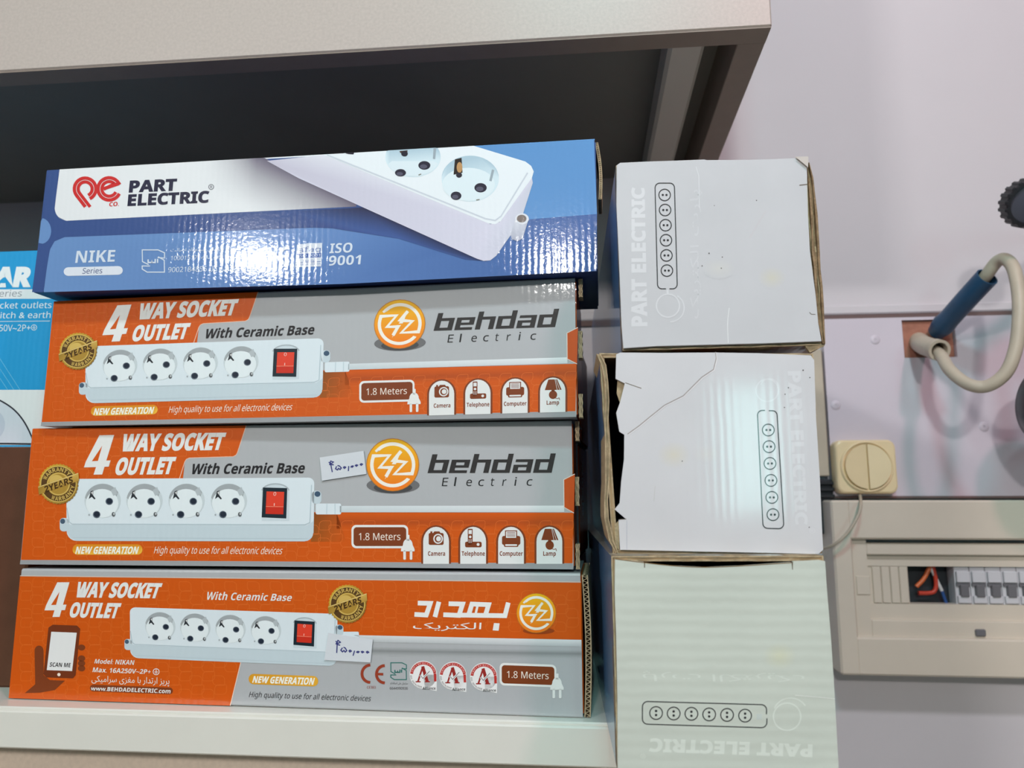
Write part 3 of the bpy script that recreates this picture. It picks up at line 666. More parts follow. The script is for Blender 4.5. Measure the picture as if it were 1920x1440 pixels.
GRP = 'orange and grey four-way power strip boxes in the front stack'
def strip_box(key, label, art, src, depth, mat, colf):
    rootm, hit = panel(key); root = empty('power_strip_box', rootm); tag(root, label, 'box', GRP)
    q = [hit(p) for p in QUAD[key]]; mb = MB(); sleeve(mb, q, depth, colf)
    h = homog(QUAD[src], QUAD[key]); f = (lambda p: hit(h(p))) if src != key else hit
    art(mb, f); mb.build('printed_sleeve', mat, root)
    e = MB(); loft_quad(e, [q[0] + Vector((0, 0, -.002)), q[3] + Vector((0, 0, .002)), q[3] + Vector((0, depth, .002)), q[0] + Vector((0, depth, -.002))], 0, 0, ORG)
    e.v = [(v[0] + .0015, v[1] + .001, v[2]) for v in e.v]; lf = e.build('end_flap', M['satin_card'], root)
    e = MB(); TR, BR = q[1], q[2]
    cs = [TR + Vector((0, .0035, -.002)), BR + Vector((0, .0035, .002)), BR + Vector((0, depth, .002)), TR + Vector((0, depth, -.002))]
    A = [c + Vector((.0006, 0, 0)) for c in cs]; B = [c - Vector((.001, 0, 0)) for c in cs]
    e.face(A, ink(200, 82, 22)); e.face(B[::-1], ORG)
    for i in range(4): e.face([A[i], A[i - 1], B[i - 1], B[i]], ORG)
    fo = e.build('end_flap', M['satin_card'], root)
    return root, hit, f, q, fo
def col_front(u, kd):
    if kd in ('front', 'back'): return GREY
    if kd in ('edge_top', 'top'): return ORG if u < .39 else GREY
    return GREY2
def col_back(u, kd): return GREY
# topmost orange box
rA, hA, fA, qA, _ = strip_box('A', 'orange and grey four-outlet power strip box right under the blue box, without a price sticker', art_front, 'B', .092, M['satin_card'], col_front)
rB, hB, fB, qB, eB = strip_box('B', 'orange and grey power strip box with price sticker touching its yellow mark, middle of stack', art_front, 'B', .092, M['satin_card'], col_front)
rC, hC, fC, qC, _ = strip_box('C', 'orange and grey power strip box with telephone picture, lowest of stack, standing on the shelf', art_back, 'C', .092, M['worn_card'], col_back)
for root, q in ((rA, qA), (rB, qB)):                   # three raw tab edges at the right end of each
    T_, B_ = q[1], q[2]; H = T_.z - B_.z
    for v0, v1, w in ((.86, 1.0, .0022), (.42, .62, .0016), (.0, .17, .0014)):
        raw_edge(root, B_.lerp(T_, (v0 + v1) / 2).x + w, B_.z + H * v0, B_.z + H * v1 - .0005, .002, .012, .0027, 'flap_edge', .0002)
flute(rC, qC[1] + Vector((.0012, 0, -.001)), qC[2] + Vector((.0012, 0, .0005)), .0031, .001, .085, 30, 'flap_edge')
vB = lambda p: (580 + p[0] / 3.3103, 780 + p[1] / 3.3103); vC = lambda p: (560 + p[0] / 3.2, 1050 + p[1] / 3.2)
sticker(rB, hB, [vB(k) for k in ((68, 258), (340, 217), (357, 360), (82, 402))], PRICE)
sticker(rC, hC, [vC(k) for k in ((180, 436), (448, 475), (434, 613), (157, 598))], PRICE)

# ------------------------------------------------------------------ the blue box on top
rm, hb = panel('blue'); blue = empty('power_strip_box', rm)
tag(blue, 'glossy blue power strip box with white logo panel, on top of the orange boxes', 'box')
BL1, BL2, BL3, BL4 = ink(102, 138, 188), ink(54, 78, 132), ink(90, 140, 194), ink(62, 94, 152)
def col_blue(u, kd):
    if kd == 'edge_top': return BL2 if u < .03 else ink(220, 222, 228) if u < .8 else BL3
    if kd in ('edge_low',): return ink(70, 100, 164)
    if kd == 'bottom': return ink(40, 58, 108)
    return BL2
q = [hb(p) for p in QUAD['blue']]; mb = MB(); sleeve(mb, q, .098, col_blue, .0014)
hc_ = lambda p: hb((p[0], max(p[1], 318 - .05745 * (p[0] - 88) + 1.2)))       # print stops at the fold
P0 = Print(mb, hc_, NF); a = P0.view(40, 240, 3.2); b = P0.view(560, 240, 3.2)
az = lambda x, y: (x - 1664, y)                        # left detail -> right detail coordinates
b.poly([(1075, 110), (1772, 68), (1790, 516), (1380, 548), (1100, 500)], BL3, 1)
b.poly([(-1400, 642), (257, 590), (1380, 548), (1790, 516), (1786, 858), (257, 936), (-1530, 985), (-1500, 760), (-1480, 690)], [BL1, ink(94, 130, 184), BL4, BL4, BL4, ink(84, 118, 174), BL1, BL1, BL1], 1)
a.poly([(65, 985), (158, 258), (228, 246), (200, 490), (215, 530), (270, 558), (1920, 476), (1920, 592), (260, 655), (200, 680), (172, 730), (160, 800), (130, 985)], BL2, 2)
b.poly([(256, 476), (520, 470), (760, 580), (256, 592)], [BL2, ink(40, 52, 100), ink(44, 58, 108), ink(44, 62, 116)], 2)
a.poly([(230, 240), (1060, 197), (1060, 518), (270, 557), (228, 542), (206, 512), (200, 480)], [ink(222, 223, 226)] * 7, 2)
def tone(x, y):                                        # printed dark band under the pictured outlet
    d = -.447 * (x - 1480) + .894 * (y - 200); t = max(0.0, min(1.0, 1 - d / 330)) ** 1.3 * max(0.0, min(1.0, (x - 1080) / 330))
    return tuple(u * (1 - t) + w * t for u, w in zip(ink(222, 223, 226), ink(104, 96, 114)))
for i in range(20):
    xs = [1060 + 50 * (i + k) for k in (0, 1)]; tb = []
    for x in xs: tb.append((max(238 - .0493 * (x - 230), 190 + .5 * (x - 1480)), 557 - .0492 * (x - 270)))
    for k in range(8):
        g = lambda c, u: tb[c][0] + max(0, tb[c][1] - tb[c][0]) * u / 8
        pts = [(xs[0], g(0, k)), (xs[1], g(1, k)), (xs[1], g(1, k + 1)), (xs[0], g(0, k + 1))]
        if tb[1][1] > tb[1][0]: a.poly(pts, [tone(*p) for p in pts], 2)
b.poly([(-60, 500), (395, 478), (1130, 800), (1000, 790), (600, 664), (200, 602), (-60, 592)], [BL2, ink(38, 38, 66), ink(36, 40, 70), ink(60, 84, 140), ink(60, 86, 146), ink(52, 72, 128), BL2], 4)
TOPC, SID = ink(224, 229, 234), ink(206, 204, 220)
b.poly([(-190, 198), (150, 162), (1150, 578), (1205, 566), (1400, 300), (1405, 330), (1345, 520), (1275, 640), (1185, 768), (1150, 795), (1110, 798), (1070, 785), (0, 302)], [ink(190, 186, 202), ink(214, 214, 224)] + [SID] * 3 + [ink(196, 198, 212)] * 4 + [SID] * 4, 5)
b.poly([(150, 162), (1050, 108), (1360, 202), (1395, 228), (1411, 262), (1400, 300), (1212, 560), (1180, 578), (1140, 574)], TOPC, 6)
b.line([(170, 162), (1120, 545), (1180, 556), (1215, 530), (1374, 270)], 9, ink(196, 202, 212), 7)
for cx_, cy_, rx, ry, a0 in ((1030, 305, 172, 138, 0), (687, 176, 166, 120, 1)):
    pts = arc((cx_, cy_), rx, ry, 0, 360, 40)
    if a0: pts = [(x, max(y, 166 - x * .0575)) for x, y in pts]
    b.poly(pts, [ink(168, 192, 206) if p[1] < cy_ - 20 else ink(206, 222, 230) for p in pts], 7)
b.ell((1020, 340), 158, 100, ink(214, 226, 232), 8)
b.poly([(535, 220), (560, 200), (810, 200), (840, 216), (800, 262), (720, 292), (640, 288), (570, 262)], ink(212, 224, 231), 8)
for pts in (((938, 190), (978, 180), (984, 270), (930, 282)),): b.poly(list(pts), ink(38, 28, 24), 9)
b.ell((966, 238), 17, 32, ink(182, 140, 92), 10); b.ell((963, 284), 18, 16, ink(40, 36, 48), 10)
b.poly([(606, 140), (654, 135), (652, 165), (610, 150)], ink(70, 50, 40), 9); b.ell((636, 156), 20, 16, ink(36, 32, 46), 10)
for x, y, rx, ry in ((1092, 360, 37, 28), (945, 408, 32, 25), (755, 226, 36, 26), (612, 270, 33, 22)):
    b.ell((x, y), rx, ry, ink(38, 34, 52), 9); b.ell((x - 5, y + 7), rx * .6, ry * .5, ink(80, 78, 96), 10)
b.poly([(1160, 250), (1174, 254), (1158, 322), (1144, 318)], ink(150, 162, 172), 9); b.poly([(810, 122), (826, 122), (820, 188), (806, 186)], ink(150, 162, 172), 9)
b.poly([(275, 150), (335, 144), (330, 160), (300, 158)], ink(36, 32, 46), 9); b.line([(1066, 434), (1086, 430)], 6, ink(120, 120, 110), 9); b.line([(720, 284), (736, 278)], 6, ink(120, 120, 110), 9)
b.poly([(1300, 545), (1380, 548), (1345, 662), (1315, 680), (1280, 668), (1272, 640)], [ink(206, 208, 218), ink(190, 192, 206), ink(176, 178, 194), ink(176, 178, 194), ink(170, 172, 188), ink(184, 186, 200)], 7)
b.ell((1340, 546), 41, 33, ink(214, 216, 224), 8); b.ell((1338, 545), 29, 23, ink(120, 108, 104), 9)
NV = ink(32, 32, 58); RED = ink(198, 40, 40)
a.text('PART', ((652, 319), (936, 307), (930, 374), (645, 386)), NV, .05, 4); a.text('ELECTRIC', ((643, 402), (1130, 380), (1126, 446), (637, 467)), NV, .05, 4)
a.ring((1140, 354), 15, 3, NV, 4); a.text('R', ((1134, 346), (1147, 346), (1147, 362), (1134, 362)), NV, 0, 4)
# red interlaced monogram: two concentric strokes
for r, w in ((65, 20), (42, 19)):
    a.line([(384 + (66 - r) * 1.25, 474)] + [] + arc((384, 366), r, r, 142, 425, 20), w, RED, 4)
    a.line([(500 - r * .1, 372 - r * .1), (582 - (66 - r), 336)] + arc((528, 366), r + 2, r + 2, -30, -335, 24), w, RED, 4)
a.text('CO.', ((530, 446), (588, 443), (586, 468), (527, 471)), RED, .03, 4)
LW = ink(206, 214, 226)
a.text('NIKE', ((334, 738), (566, 732), (560, 802), (324, 810)), LW, .01, 4)
a.poly(arc((283, 862), 28, 26, 90, 270, 8) + arc((582, 855), 28, 26, -90, 90, 8), ink(214, 218, 228), 4); a.text('Series', ((372, 842), (488, 840), (486, 872), (366, 875)), ink(56, 74, 120), 0, 5)
iso_mark(a, 722, 728, 864, 868, LW, 6)
a.text(farsi('سامانه پیامکی استعلام اصالت'), ((896, 722), (1318, 712), (1316, 745), (894, 752)), LW, 0, 4, False)
a.text('10001517', ((900, 768), (1058, 765), (1052, 790), (896, 794)), LW, 0, 4); a.text(farsi('پیام کوتاه'), ((1080, 765), (1330, 758), (1330, 790), (1078, 796)), LW, 0, 4, False)
a.text('9002184856', ((884, 836), (1115, 830), (1112, 860), (880, 866)), LW, 0, 4); a.text(farsi('شناسه کالا'), ((1134, 828), (1290, 824), (1290, 856), (1132, 862)), LW, 0, 4, False)
a.line(arc((1470, 774), 46, 50, 80, 280, 12), 20, LW, 4); a.line(arc((1598, 768), 46, 50, 80, 280, 12), 20, LW, 4); a.line([(1550, 771), (1596, 769)], 16, LW, 4)
a.poly([(1655, 700), (1720, 692), (1806, 690), (1800, 830), (1642, 836)], ink(206, 212, 224), 4); a.text('afaq', ((1664, 716), (1798, 712), (1796, 742), (1662, 748)), ink(70, 98, 160), .0, 5)
a.poly([(1652, 756), (1800, 750), (1798, 776), (1650, 782)], ink(76, 104, 166), 5); a.text('ISO 9001', ((1660, 760), (1794, 756), (1792, 771), (1658, 776)), LW, .0, 6)
a.text('Quality', ((1690, 790), (1760, 788), (1760, 800), (1690, 803)), ink(76, 104, 166), 0, 5); a.line([(1648, 808), (1798, 802)], 3, ink(76, 104, 166), 5); a.text('AFNOR CERTIFICATION', ((1648, 816), (1796, 810), (1796, 820), (1648, 826)), ink(76, 104, 166), 0, 5)
b.text('ISO', ((192, 694), (326, 688), (320, 746), (184, 752)), LW, .02, 4); b.text('9001', ((184, 768), (376, 762), (370, 818), (178, 826)), LW, .02, 4)
a.poly(arc((118, 618), 62, 78, -80, 80, 10) + [(104, 690), (118, 560)], BL1, 3)     # thumb notch showing the flap beneath
mb.build('printed_sleeve', M['gloss_card'], blue)
e = MB(); TR, BR = q[1], q[2]
A = [TR + Vector((.0006, .002, -.002)), BR + Vector((.0006, .002, .002)), BR + Vector((.0006, .096, .002)), TR + Vector((.0006, .096, -.002))]
B = [c - Vector((.002, 0, 0)) for c in A]
e.face(A, ink(60, 92, 150)); e.face(B[::-1], BL2)
for i in range(4): e.face([A[i], A[i - 1], B[i - 1], B[i]], BL2)
e.build('end_flap', M['gloss_card'], blue)
flute(blue, TR + Vector((.0004, 0, -.001)), BR.lerp(TR, .55) + Vector((.0022, 0, 0)), .0014, .004, .03, 14, 'flap_edge')
e = MB(); loft_quad(e, [q[0] + Vector((.002, .002, -.002)), q[3] + Vector((.002, .002, .002)), q[3] + Vector((.002, .096, .002)), q[0] + Vector((.002, .096, -.002))], 0, .0001, BL1); e.build('end_flap', M['gloss_card'], blue)

# ------------------------------------------------------------------ boxes standing behind the orange stack
def rear_box(px, py0, py1, y, yaw, label, word=False):
    a = math.radians(yaw); top = at_y(px, py0, y); bot = at_y(px, py1, y)
    root = empty('power_strip_box', Matrix.Translation(bot) @ Matrix.Rotation(a, 4, 'Z')); tag(root, label, 'box')
    h = top.z - bot.z; w = .376; mb = MB()
    qq = [Vector((-w, 0, h)), Vector((0, 0, h)), Vector((0, 0, 0)), Vector((-w, 0, 0))]
    sleeve(mb, qq, .09, col_front); mb.build('printed_sleeve', M['satin_card'], root)
    e = MB(); e.box(-.002, .0006, .003, .088, .002, h - .002, 0, ORG)
    if word:
        p = Print(e, lambda k: Vector((.0007, .01 + k[1], h - k[0])), Vector((1, 0, 0)))
        p.text('With Ceramic Base', ((.014, .030), (.058, .030), (.058, .018), (.014, .018)), ink(236, 226, 220), .02, 1)
    e.build('end_flap', M['satin_card'], root)
    e = MB(); e.box(-w - .0006, -w + .002, .003, .088, .002, h - .002, 0, ORG); e.build('end_flap', M['satin_card'], root)
zs = 1.5
rear_y = .60
pyz = lambda z: 720 - FPX * ((Vector((0, rear_y, z)) - EYE).dot(_u)) / ((Vector((0, rear_y, z)) - EYE).dot(_f))
rear_box(1086, pyz(zs + .086), pyz(zs), rear_y, -4, 'orange box end in the dark gap, behind the lowest orange power strip box')
rear_box(1086, pyz(zs + .175), pyz(zs + .0865), rear_y, -4.5, 'orange box end with faint lettering in the dark gap, behind the middle orange box', True)
rear_box(1088, pyz(zs + .255), pyz(zs + .1755), rear_y, -4, 'orange box end in the dark gap, behind the uppermost orange power strip box')

# ------------------------------------------------------------------ white-ended boxes on the right
WHC, WH2, WGR = ink(196, 196, 200), ink(204, 203, 207), ink(196, 202, 193)
SIDE = ink(84, 128, 178)
def socket_outline(p, x0, y0, x1, y1, ctrs, rad, dots, w, gap, l=2):   # printed outline of a six-way strip
    K = ink(40, 40, 44)
    p.line(gap, w, K, l)
    for c in ctrs:
        p.ring(c, rad, w, K, l, n=24)
        for d in dots: p.ell((c[0] + d[0], c[1] + d[1]), rad * .20, rad * .20, K, l, 10)
def white_box(key, label, outline, rim, depth, mat, col, sidecol=SIDE):
    rm, hit = panel(key); root = empty('outlet_strip_box', rm); tag(root, label, 'box', 'white-ended outlet strip boxes stacked on the right')
    rq = [hit(p) for p in rim]                          # outer rim: board shell with raw front edges
    th = .0028; mb = MB()
    ctr = sum(rq, Vector()) / 4
    inn = []
    for i, p in enumerate(rq):
        inn.append(p + Vector((th if p.x < ctr.x else -th, 0, th if p.z < ctr.z else -th)))
    D = Vector((0, depth, 0)); y0 = Vector((0, .0035, 0))
    for i in range(4):
        j = (i + 1) % 4
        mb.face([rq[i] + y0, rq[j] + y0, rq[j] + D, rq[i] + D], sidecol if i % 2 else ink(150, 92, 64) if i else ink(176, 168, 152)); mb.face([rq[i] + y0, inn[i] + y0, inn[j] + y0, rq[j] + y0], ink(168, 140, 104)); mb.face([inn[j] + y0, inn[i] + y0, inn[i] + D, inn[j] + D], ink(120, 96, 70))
    mb.face([p + D for p in rq], sidecol)
    mb.build('carton_shell', M['worn_card'], root)
    e = MB()
    for i in range(4):                                  # raw kraft edge around the mouth, in three plies
        j = (i + 1) % 4
        for k in range(3):
            a0, a1 = k / 3, (k + .8) / 3; off = Vector((0, (-.0008, .0004, -.0004)[k], 0)); n = 14; rows = []
            for s in range(n + 1):
                t = s / n; P_ = rq[i].lerp(rq[j], t); Q_ = inn[i].lerp(inn[j], t); wv = Vector((0, .0006 * math.sin(s * 2.3 + k * 1.7 + i), 0))
                rows.append([P_.lerp(Q_, a0) + y0 + off + wv, P_.lerp(Q_, a1) + y0 + off + wv, P_.lerp(Q_, a1) + y0 + Vector((0, .01, 0)), P_.lerp(Q_, a0) + y0 + Vector((0, .01, 0))])
            e.grid(rows, closed=True, smooth=False)
    e.build('raw_edge', M['kraft'], root)
    f = MB(); pts = [hit(p) for p in outline]
    f.face(pts[::-1], col); f.face([p + Vector((0, .0024, 0)) for p in pts], ink(176, 150, 112))
    for i in range(len(pts)):
        j = (i + 1) % len(pts); f.face([pts[i], pts[j], pts[j] + Vector((0, .0024, 0)), pts[i] + Vector((0, .0024, 0))], col)
    return root, hit, Print(f, hit, NF), f
FA1 = ink(212, 212, 216)
# top one
v = lambda *k: [(1120 + x / 3.5125, 270 + y / 3.5125) for x, y in k]
out = v((128, 140), (150, 124), (320, 116), (560, 108), (705, 102), (720, 106), (1000, 104), (1200, 98), (1330, 92), (1380, 130), (1382, 270), (1388, 480), (1400, 700), (1420, 860), (1438, 1000), (1455, 1180), (1476, 1298), (1100, 1312), (700, 1322), (400, 1330), (172, 1344), (160, 1200), (140, 700), (126, 400))
r1, h1, p1, f1 = white_box('W1', 'white box end with upright printed outlet strip at left, topmost of the right stack', out, v((124, 128), (1396, 96), (1512, 1318), (170, 1354)), .42, None, WHC)
a = p1.view(1120, 270, 3.5125)
a.text('PART ELECTRIC', ((228, 1202), (228, 285), (308, 285), (326, 1200)), FA1, .05, 1)
socket_outline(a, 0, 0, 0, 0, [(443, 336), (446, 435), (449, 535), (452, 634), (455, 734), (458, 834)], 38, ((-12, 0), (12, 0)), 6.5,
               [(452, 954)] + arc((424, 924), 28, 30, 90, 180, 5) + arc((410, 290), 30, 32, 180, 270, 5) + arc((478, 290), 30, 32, 270, 360, 5) + arc((496, 924), 30, 30, 0, 90, 5) + [(474, 954)])
a.ring((465, 1065), 76, 9, FA1, 1); a.line(arc((480, 1080), 92, 92, -60, 90, 14), 8, FA1, 1); a.line([(462, 960), (464, 990)], 14, FA1, 1)
for x, y, r in ((736, 720, 5), (823, 745, 4), (690, 803, 4), (816, 818, 4), (1048, 372, 4), (770, 406, 3)): a.ell((x, y), r, r, ink(96, 92, 92), 2, 8)
a.stain((1150, 880), 95, 75, WHC, ink(200, 197, 186)); a.stain((800, 820), 110, 70, WHC, ink(202, 201, 200))
a.line([(1000, 620), (1110, 440)], 12, ink(196, 194, 198), 1); a.line([(1330, 272), (1382, 266)], 6, ink(110, 100, 92), 2); a.line([(1396, 1108), (1410, 1122), (1436, 1122)], 4, ink(110, 100, 92), 2)
a.line(spline2([(868, 1080), (858, 1180), (862, 1310)]), 4, ink(228, 228, 230), 1); a.line([(650, 150), (668, 210), (672, 420)], 3, ink(222, 222, 226), 1)
a.text(farsi('پارت الکتریک'), ((610, 1150), (610, 300), (690, 300), (690, 1150)), ink(203, 203, 207), 0, 1, False)
f1.build('end_flap', M['white_card'], r1)
e = MB(); tri = [h1(k) for k in v((1380, 1322), (1512, 1312), (1505, 1325), (1412, 1366))]
for k in range(2): e.face([p + Vector((0, .003 + .002 * k, 0)) for p in (tri if k else tri[::-1])])
for i in range(4): e.face([tri[i] + Vector((0, .003, 0)), tri[i - 1] + Vector((0, .003, 0)), tri[i - 1] + Vector((0, .005, 0)), tri[i] + Vector((0, .005, 0))])
e.build('torn_corner', M['kraft'], r1)
e = MB()
for k in range(3):
    rows = []
    for i, (x, y) in enumerate(((1393, 118), (1412, 220), (1424, 340), (1434, 460), (1440, 580), (1446, 700), (1456, 820), (1464, 940), (1472, 1060), (1484, 1180), (1500, 1312))):
        c = h1(v((x, y))[0]); w = (5, 14, 20, 23, 20, 24, 22, 25, 22, 18, 9)[i] / 3.51 * .00030; xa = c.x - w + 2 * w * k / 3; xb = xa + 2 * w / 3 * .88; yy = .001 + (.0006, .0018, 0)[k] + .0007 * math.sin(i * 1.7 + k * 2)
        rows.append([(xa, yy, c.z), (xb, yy, c.z), (xb, .03, c.z), (xa, .03, c.z)])
    e.grid(rows, closed=True, smooth=False)
e.build('torn_board', M['kraft_torn'], r1)
e = MB(); co = v((1300, 90), (1385, 88), (1384, 160)); cq = [h1(p) + NF * .0012 for p in co]; e.face(cq, ink(198, 190, 184)); e.face([p + Vector((0, .0008, 0)) for p in cq][::-1], ink(180, 170, 160)); e.build('bent_corner', M['white_card'], r1)
# middle one, torn along its left side
v = lambda *k: [(1100 + x / 3.428, 640 + y / 3.428) for x, y in k]
out = v((190, 84), (215, 72), (480, 74), (830, 72), (1100, 76), (1440, 90), (1462, 120), (1475, 500), (1500, 900), (1515, 1250), (1520, 1340), (1490, 1366), (1000, 1356), (600, 1348), (215, 1340), (205, 1150), (250, 1140), (180, 1080), (212, 1040), (222, 900), (240, 760), (242, 600), (210, 580), (190, 460), (215, 390), (245, 270), (186, 240))
r2, h2, p2, f2 = white_box('W2', 'white box end torn open along its left side, middle of the right stack', out, v((82, 70), (1468, 72), (1528, 1366), (170, 1372)), .42, None, WH2)
a = p2.view(1100, 640, 3.428)
a.text('PART ELECTRIC', ((1372, 190), (1418, 1180), (1345, 1182), (1295, 192)), FA1, .05, 1)
socket_outline(a, 0, 0, 0, 0, [(1167, 570), (1172, 677), (1178, 785), (1184, 894), (1190, 1003), (1197, 1114)], 38, ((-12, 0), (12, 0)), 6.5,
               [(1146, 444)] + arc((1128, 474), 30, 30, 270, 180, 5) + arc((1164, 1170), 32, 32, 180, 90, 5) + arc((1234, 1172), 32, 32, 90, 0, 5) + arc((1194, 476), 30, 30, 0, -90, 5) + [(1170, 446)])
a.ring((1160, 315), 72, 9, FA1, 1); a.line(arc((1175, 300), 60, 60, 200, 380, 12), 7, FA1, 1)
cr = [(828, 68), (832, 110), (815, 180), (740, 230), (620, 350), (500, 410), (400, 490), (340, 540), (262, 596)]
a.line(cr, 5, ink(160, 150, 148), 2); a.line([(x + 5, y + 6) for x, y in cr], 4, ink(232, 230, 232), 2)
a.line([(248, 266), (300, 284), (352, 302)], 4, ink(120, 108, 98), 2); a.stain((560, 730), 110, 90, WH2, ink(206, 201, 190)); a.stain((770, 725), 90, 60, WH2, ink(206, 204, 204))
for x, y, r in ((1391, 186, 5), (1275, 340, 4), (1271, 425, 4), (1434, 233, 4), (1296, 298, 4), (614, 770, 4), (1430, 1195, 4)): a.ell((x, y), r, r, ink(86, 82, 82), 2, 8)
a.line([(258, 1150), (258, 1340)], 3, ink(176, 178, 190), 2); a.line([(205, 1145), (255, 1142)], 4, ink(110, 100, 92), 2); a.line([(440, 930), (432, 1030)], 3, ink(190, 188, 188), 1)
a.text('®', ((1430, 1200), (1468, 1200), (1468, 1235), (1430, 1235)), FA1, 0, 1, False)
f2.build('end_flap', M['white_card'], r2)
# torn-back board at the left of the middle box
e = MB(); path = v((78, 78), (112, 150), (128, 260), (134, 380), (128, 560), (136, 680), (134, 900), (126, 1020), (130, 1140), (160, 1280), (196, 1362))
for k in range(3):
    rows = []
    for i, p in enumerate(path):
        c = h2(p); w = (14, 15, 12, 13, 10, 16, 13, 11, 14, 15, 8)[i] / 3.428 * .00032; x0 = c.x - w + 2 * w * k / 3; x1 = x0 + 2 * w / 3 * .85; yy = .001 + (.0, .0012, .0005)[k] + .0006 * math.sin(i * 2.1 + k)
        rows.append([(x0, yy, c.z), (x1, yy, c.z), (x1, .06, c.z), (x0, .06, c.z)])
    e.grid(rows, closed=True, smooth=False)
e.build('torn_board', M['kraft'], r2)
e = MB(); bits = v((200, 246), (246, 252), (240, 300), (215, 390), (195, 330)); bq = [h2(p) + Vector((0, .0026, 0)) for p in bits]; e.face(bq[::-1]); e.face([p + Vector((0, .001, 0)) for p in bq]); e.build('torn_ply', M['kraft'], r2); e = MB()
bits = v((180, 1180), (212, 1150), (212, 1340), (186, 1330)); bq = [h2(p) + Vector((0, .0026, 0)) for p in bits]; e.face(bq[::-1]); e.face([p + Vector((0, .001, 0)) for p in bq]); e.build('torn_ply', M['kraft'], r2)
# lowest one, with horizontal ridges
v = lambda *k: [(1100 + x / 3.428, 1020 + y / 3.428) for x, y in k]
out = v((182, 96), (370, 118), (372, 150), (376, 124), (560, 140), (760, 150), (1000, 140), (1316, 118), (1322, 162), (1328, 112), (1500, 104), (1532, 110), (1545, 300), (1570, 600), (1590, 900), (1612, 1300), (1622, 1470), (200, 1464), (198, 1000), (190, 600), (180, 300))
r3, h3, p3, f3 = white_box('W3', 'greenish white ridged box end with upside-down lettering, lowest of the right stack', out, v((160, 80), (1536, 78), (1624, 1474), (200, 1468)), .42, None, WGR)
a = p3.view(1100, 1020, 3.428)
FA3 = ink(212, 218, 210)
a.text('PART ELECTRIC', ((1450, 1368), (398, 1332), (404, 1252), (1452, 1292)), FA3, .05, 1)
socket_outline(a, 0, 0, 0, 0, [(446, 1086), (559, 1089), (673, 1091), (787, 1095), (902, 1098), (1018, 1103)], 41, ((0, -13), (0, 13)), 6.5,
               [(1155, 1094)] + arc((1122, 1066), 34, 34, 0, -90, 5) + arc((392, 1046), 34, 34, 270, 180, 5) + arc((392, 1124), 34, 34, 180, 90, 5) + arc((1124, 1146), 34, 34, 90, 0, 5) + [(1158, 1120)])
a.ring((1288, 1110), 88, 9, FA3, 1); a.line(arc((1310, 1090), 110, 100, 200, 330, 14), 8, FA3, 1); a.poly([(1092, 1092), (1126, 1092), (1126, 1130), (1092, 1130)], ink(192, 200, 196), 1)
a.text(farsi('پارت الکتریک'), ((1400, 890), (360, 880), (360, 815), (1400, 825)), ink(207, 213, 205), 0, 1, False)
a.stain((1240, 720), 110, 90, WGR, ink(202, 204, 182)); a.line([(1340, 972), (1480, 984), (1595, 994)], 4, ink(228, 230, 226), 2)
a.line([(371, 118), (372, 152)], 5, ink(96, 78, 52), 2); a.line([(1321, 116), (1323, 164)], 5, ink(96, 78, 52), 2)
a.line(spline2([(182, 96), (370, 120), (560, 140), (760, 149), (1000, 140), (1316, 120)]), 5, ink(120, 92, 56), 2)
a.text('®', ((380, 1380), (345, 1378), (345, 1348), (380, 1350)), FA3, 0, 1, False)
f3.build('end_flap', M['ridged_card'], r3)

# ------------------------------------------------------------------ left: brown carton with the cyan box on it
c0 = at_z(0, 1299, SZ)
KY = .513; ktop = Z(838, KY, 20)
car = empty('brown_carton', Matrix.Translation((-.40, KY, SZ)) @ Matrix.Rotation(math.radians(2), 4, 'Z')); tag(car, 'plain brown carton beside the orange stack at the left edge, under the cyan box', 'carton')
mb = MB(); mb.box(-.40, -.001, 0, .30, 0, ktop - SZ, .0015); mb.build('carton_body', M['kraft_dark'], car)
mb = MB(); mb.box(-.4005, -.0005, .1495, .1505, ktop - SZ - .0006, ktop - SZ + .0002); mb.build('flap_seam', M['kraft'], car)
AY = .535
ay = lambda px, py: at_y(px, py, AY)
az0 = ktop + .0006; atop = Z(470, AY, 40); ax1 = -.392
cy = empty('outlet_box', Matrix.Translation((ax1, AY, az0))); tag(cy, 'cyan and white box with white lettering on the brown carton, left of the orange stack', 'box')
mb = MB(); H = atop - az0; w = .42; CY1 = ink(28, 150, 208)
qq = [Vector((-w, 0, H)), Vector((0, 0, H)), Vector((0, 0, 0)), Vector((-w, 0, 0))]
def colcy(u, kd): return CY1 if kd in ('edge_top', 'top', 'front') else ink(224, 226, 228)
sleeve(mb, qq, .12, colcy, .001)
off = Vector((ax1, AY, az0)); a = Print(mb, lambda p: ay(*p) - off, NF).view(0, 400, 3.13)
LWT = ink(226, 234, 238)
a.poly([(-400, 1036), (420, 1036), (420, 1360), (-400, 1360)], ink(226, 228, 230), 1)
a.poly([(-400, 446), (330, 446), (330, 502), (-400, 500)], ink(222, 228, 232), 1)
a.text('AR', ((-28, 322), (205, 320), (182, 426), (-48, 428)), LWT, .07, 2)
a.text('Series', ((-34, 452), (132, 450), (126, 488), (-40, 490)), ink(140, 150, 158), 0, 2)
a.text('socket outlets', ((-58, 523), (306, 520), (302, 556), (-62, 559)), LWT, 0, 2); a.text('switch & earth', ((-66, 582), (300, 578), (296, 614), (-70, 617)), LWT, 0, 2)
a.line([(-300, 638), (294, 632)], 3, LWT, 2); a.text('250V~2P+', ((-28, 655), (180, 653), (178, 690), (-32, 692)), LWT, 0, 2)
a.ring((200, 670), 16, 3, LWT, 2); a.line([(200, 658), (200, 670)], 3, LWT, 2); a.line([(190, 670), (210, 670)], 3, LWT, 2); a.line([(194, 677), (206, 677)], 3, LWT, 2)
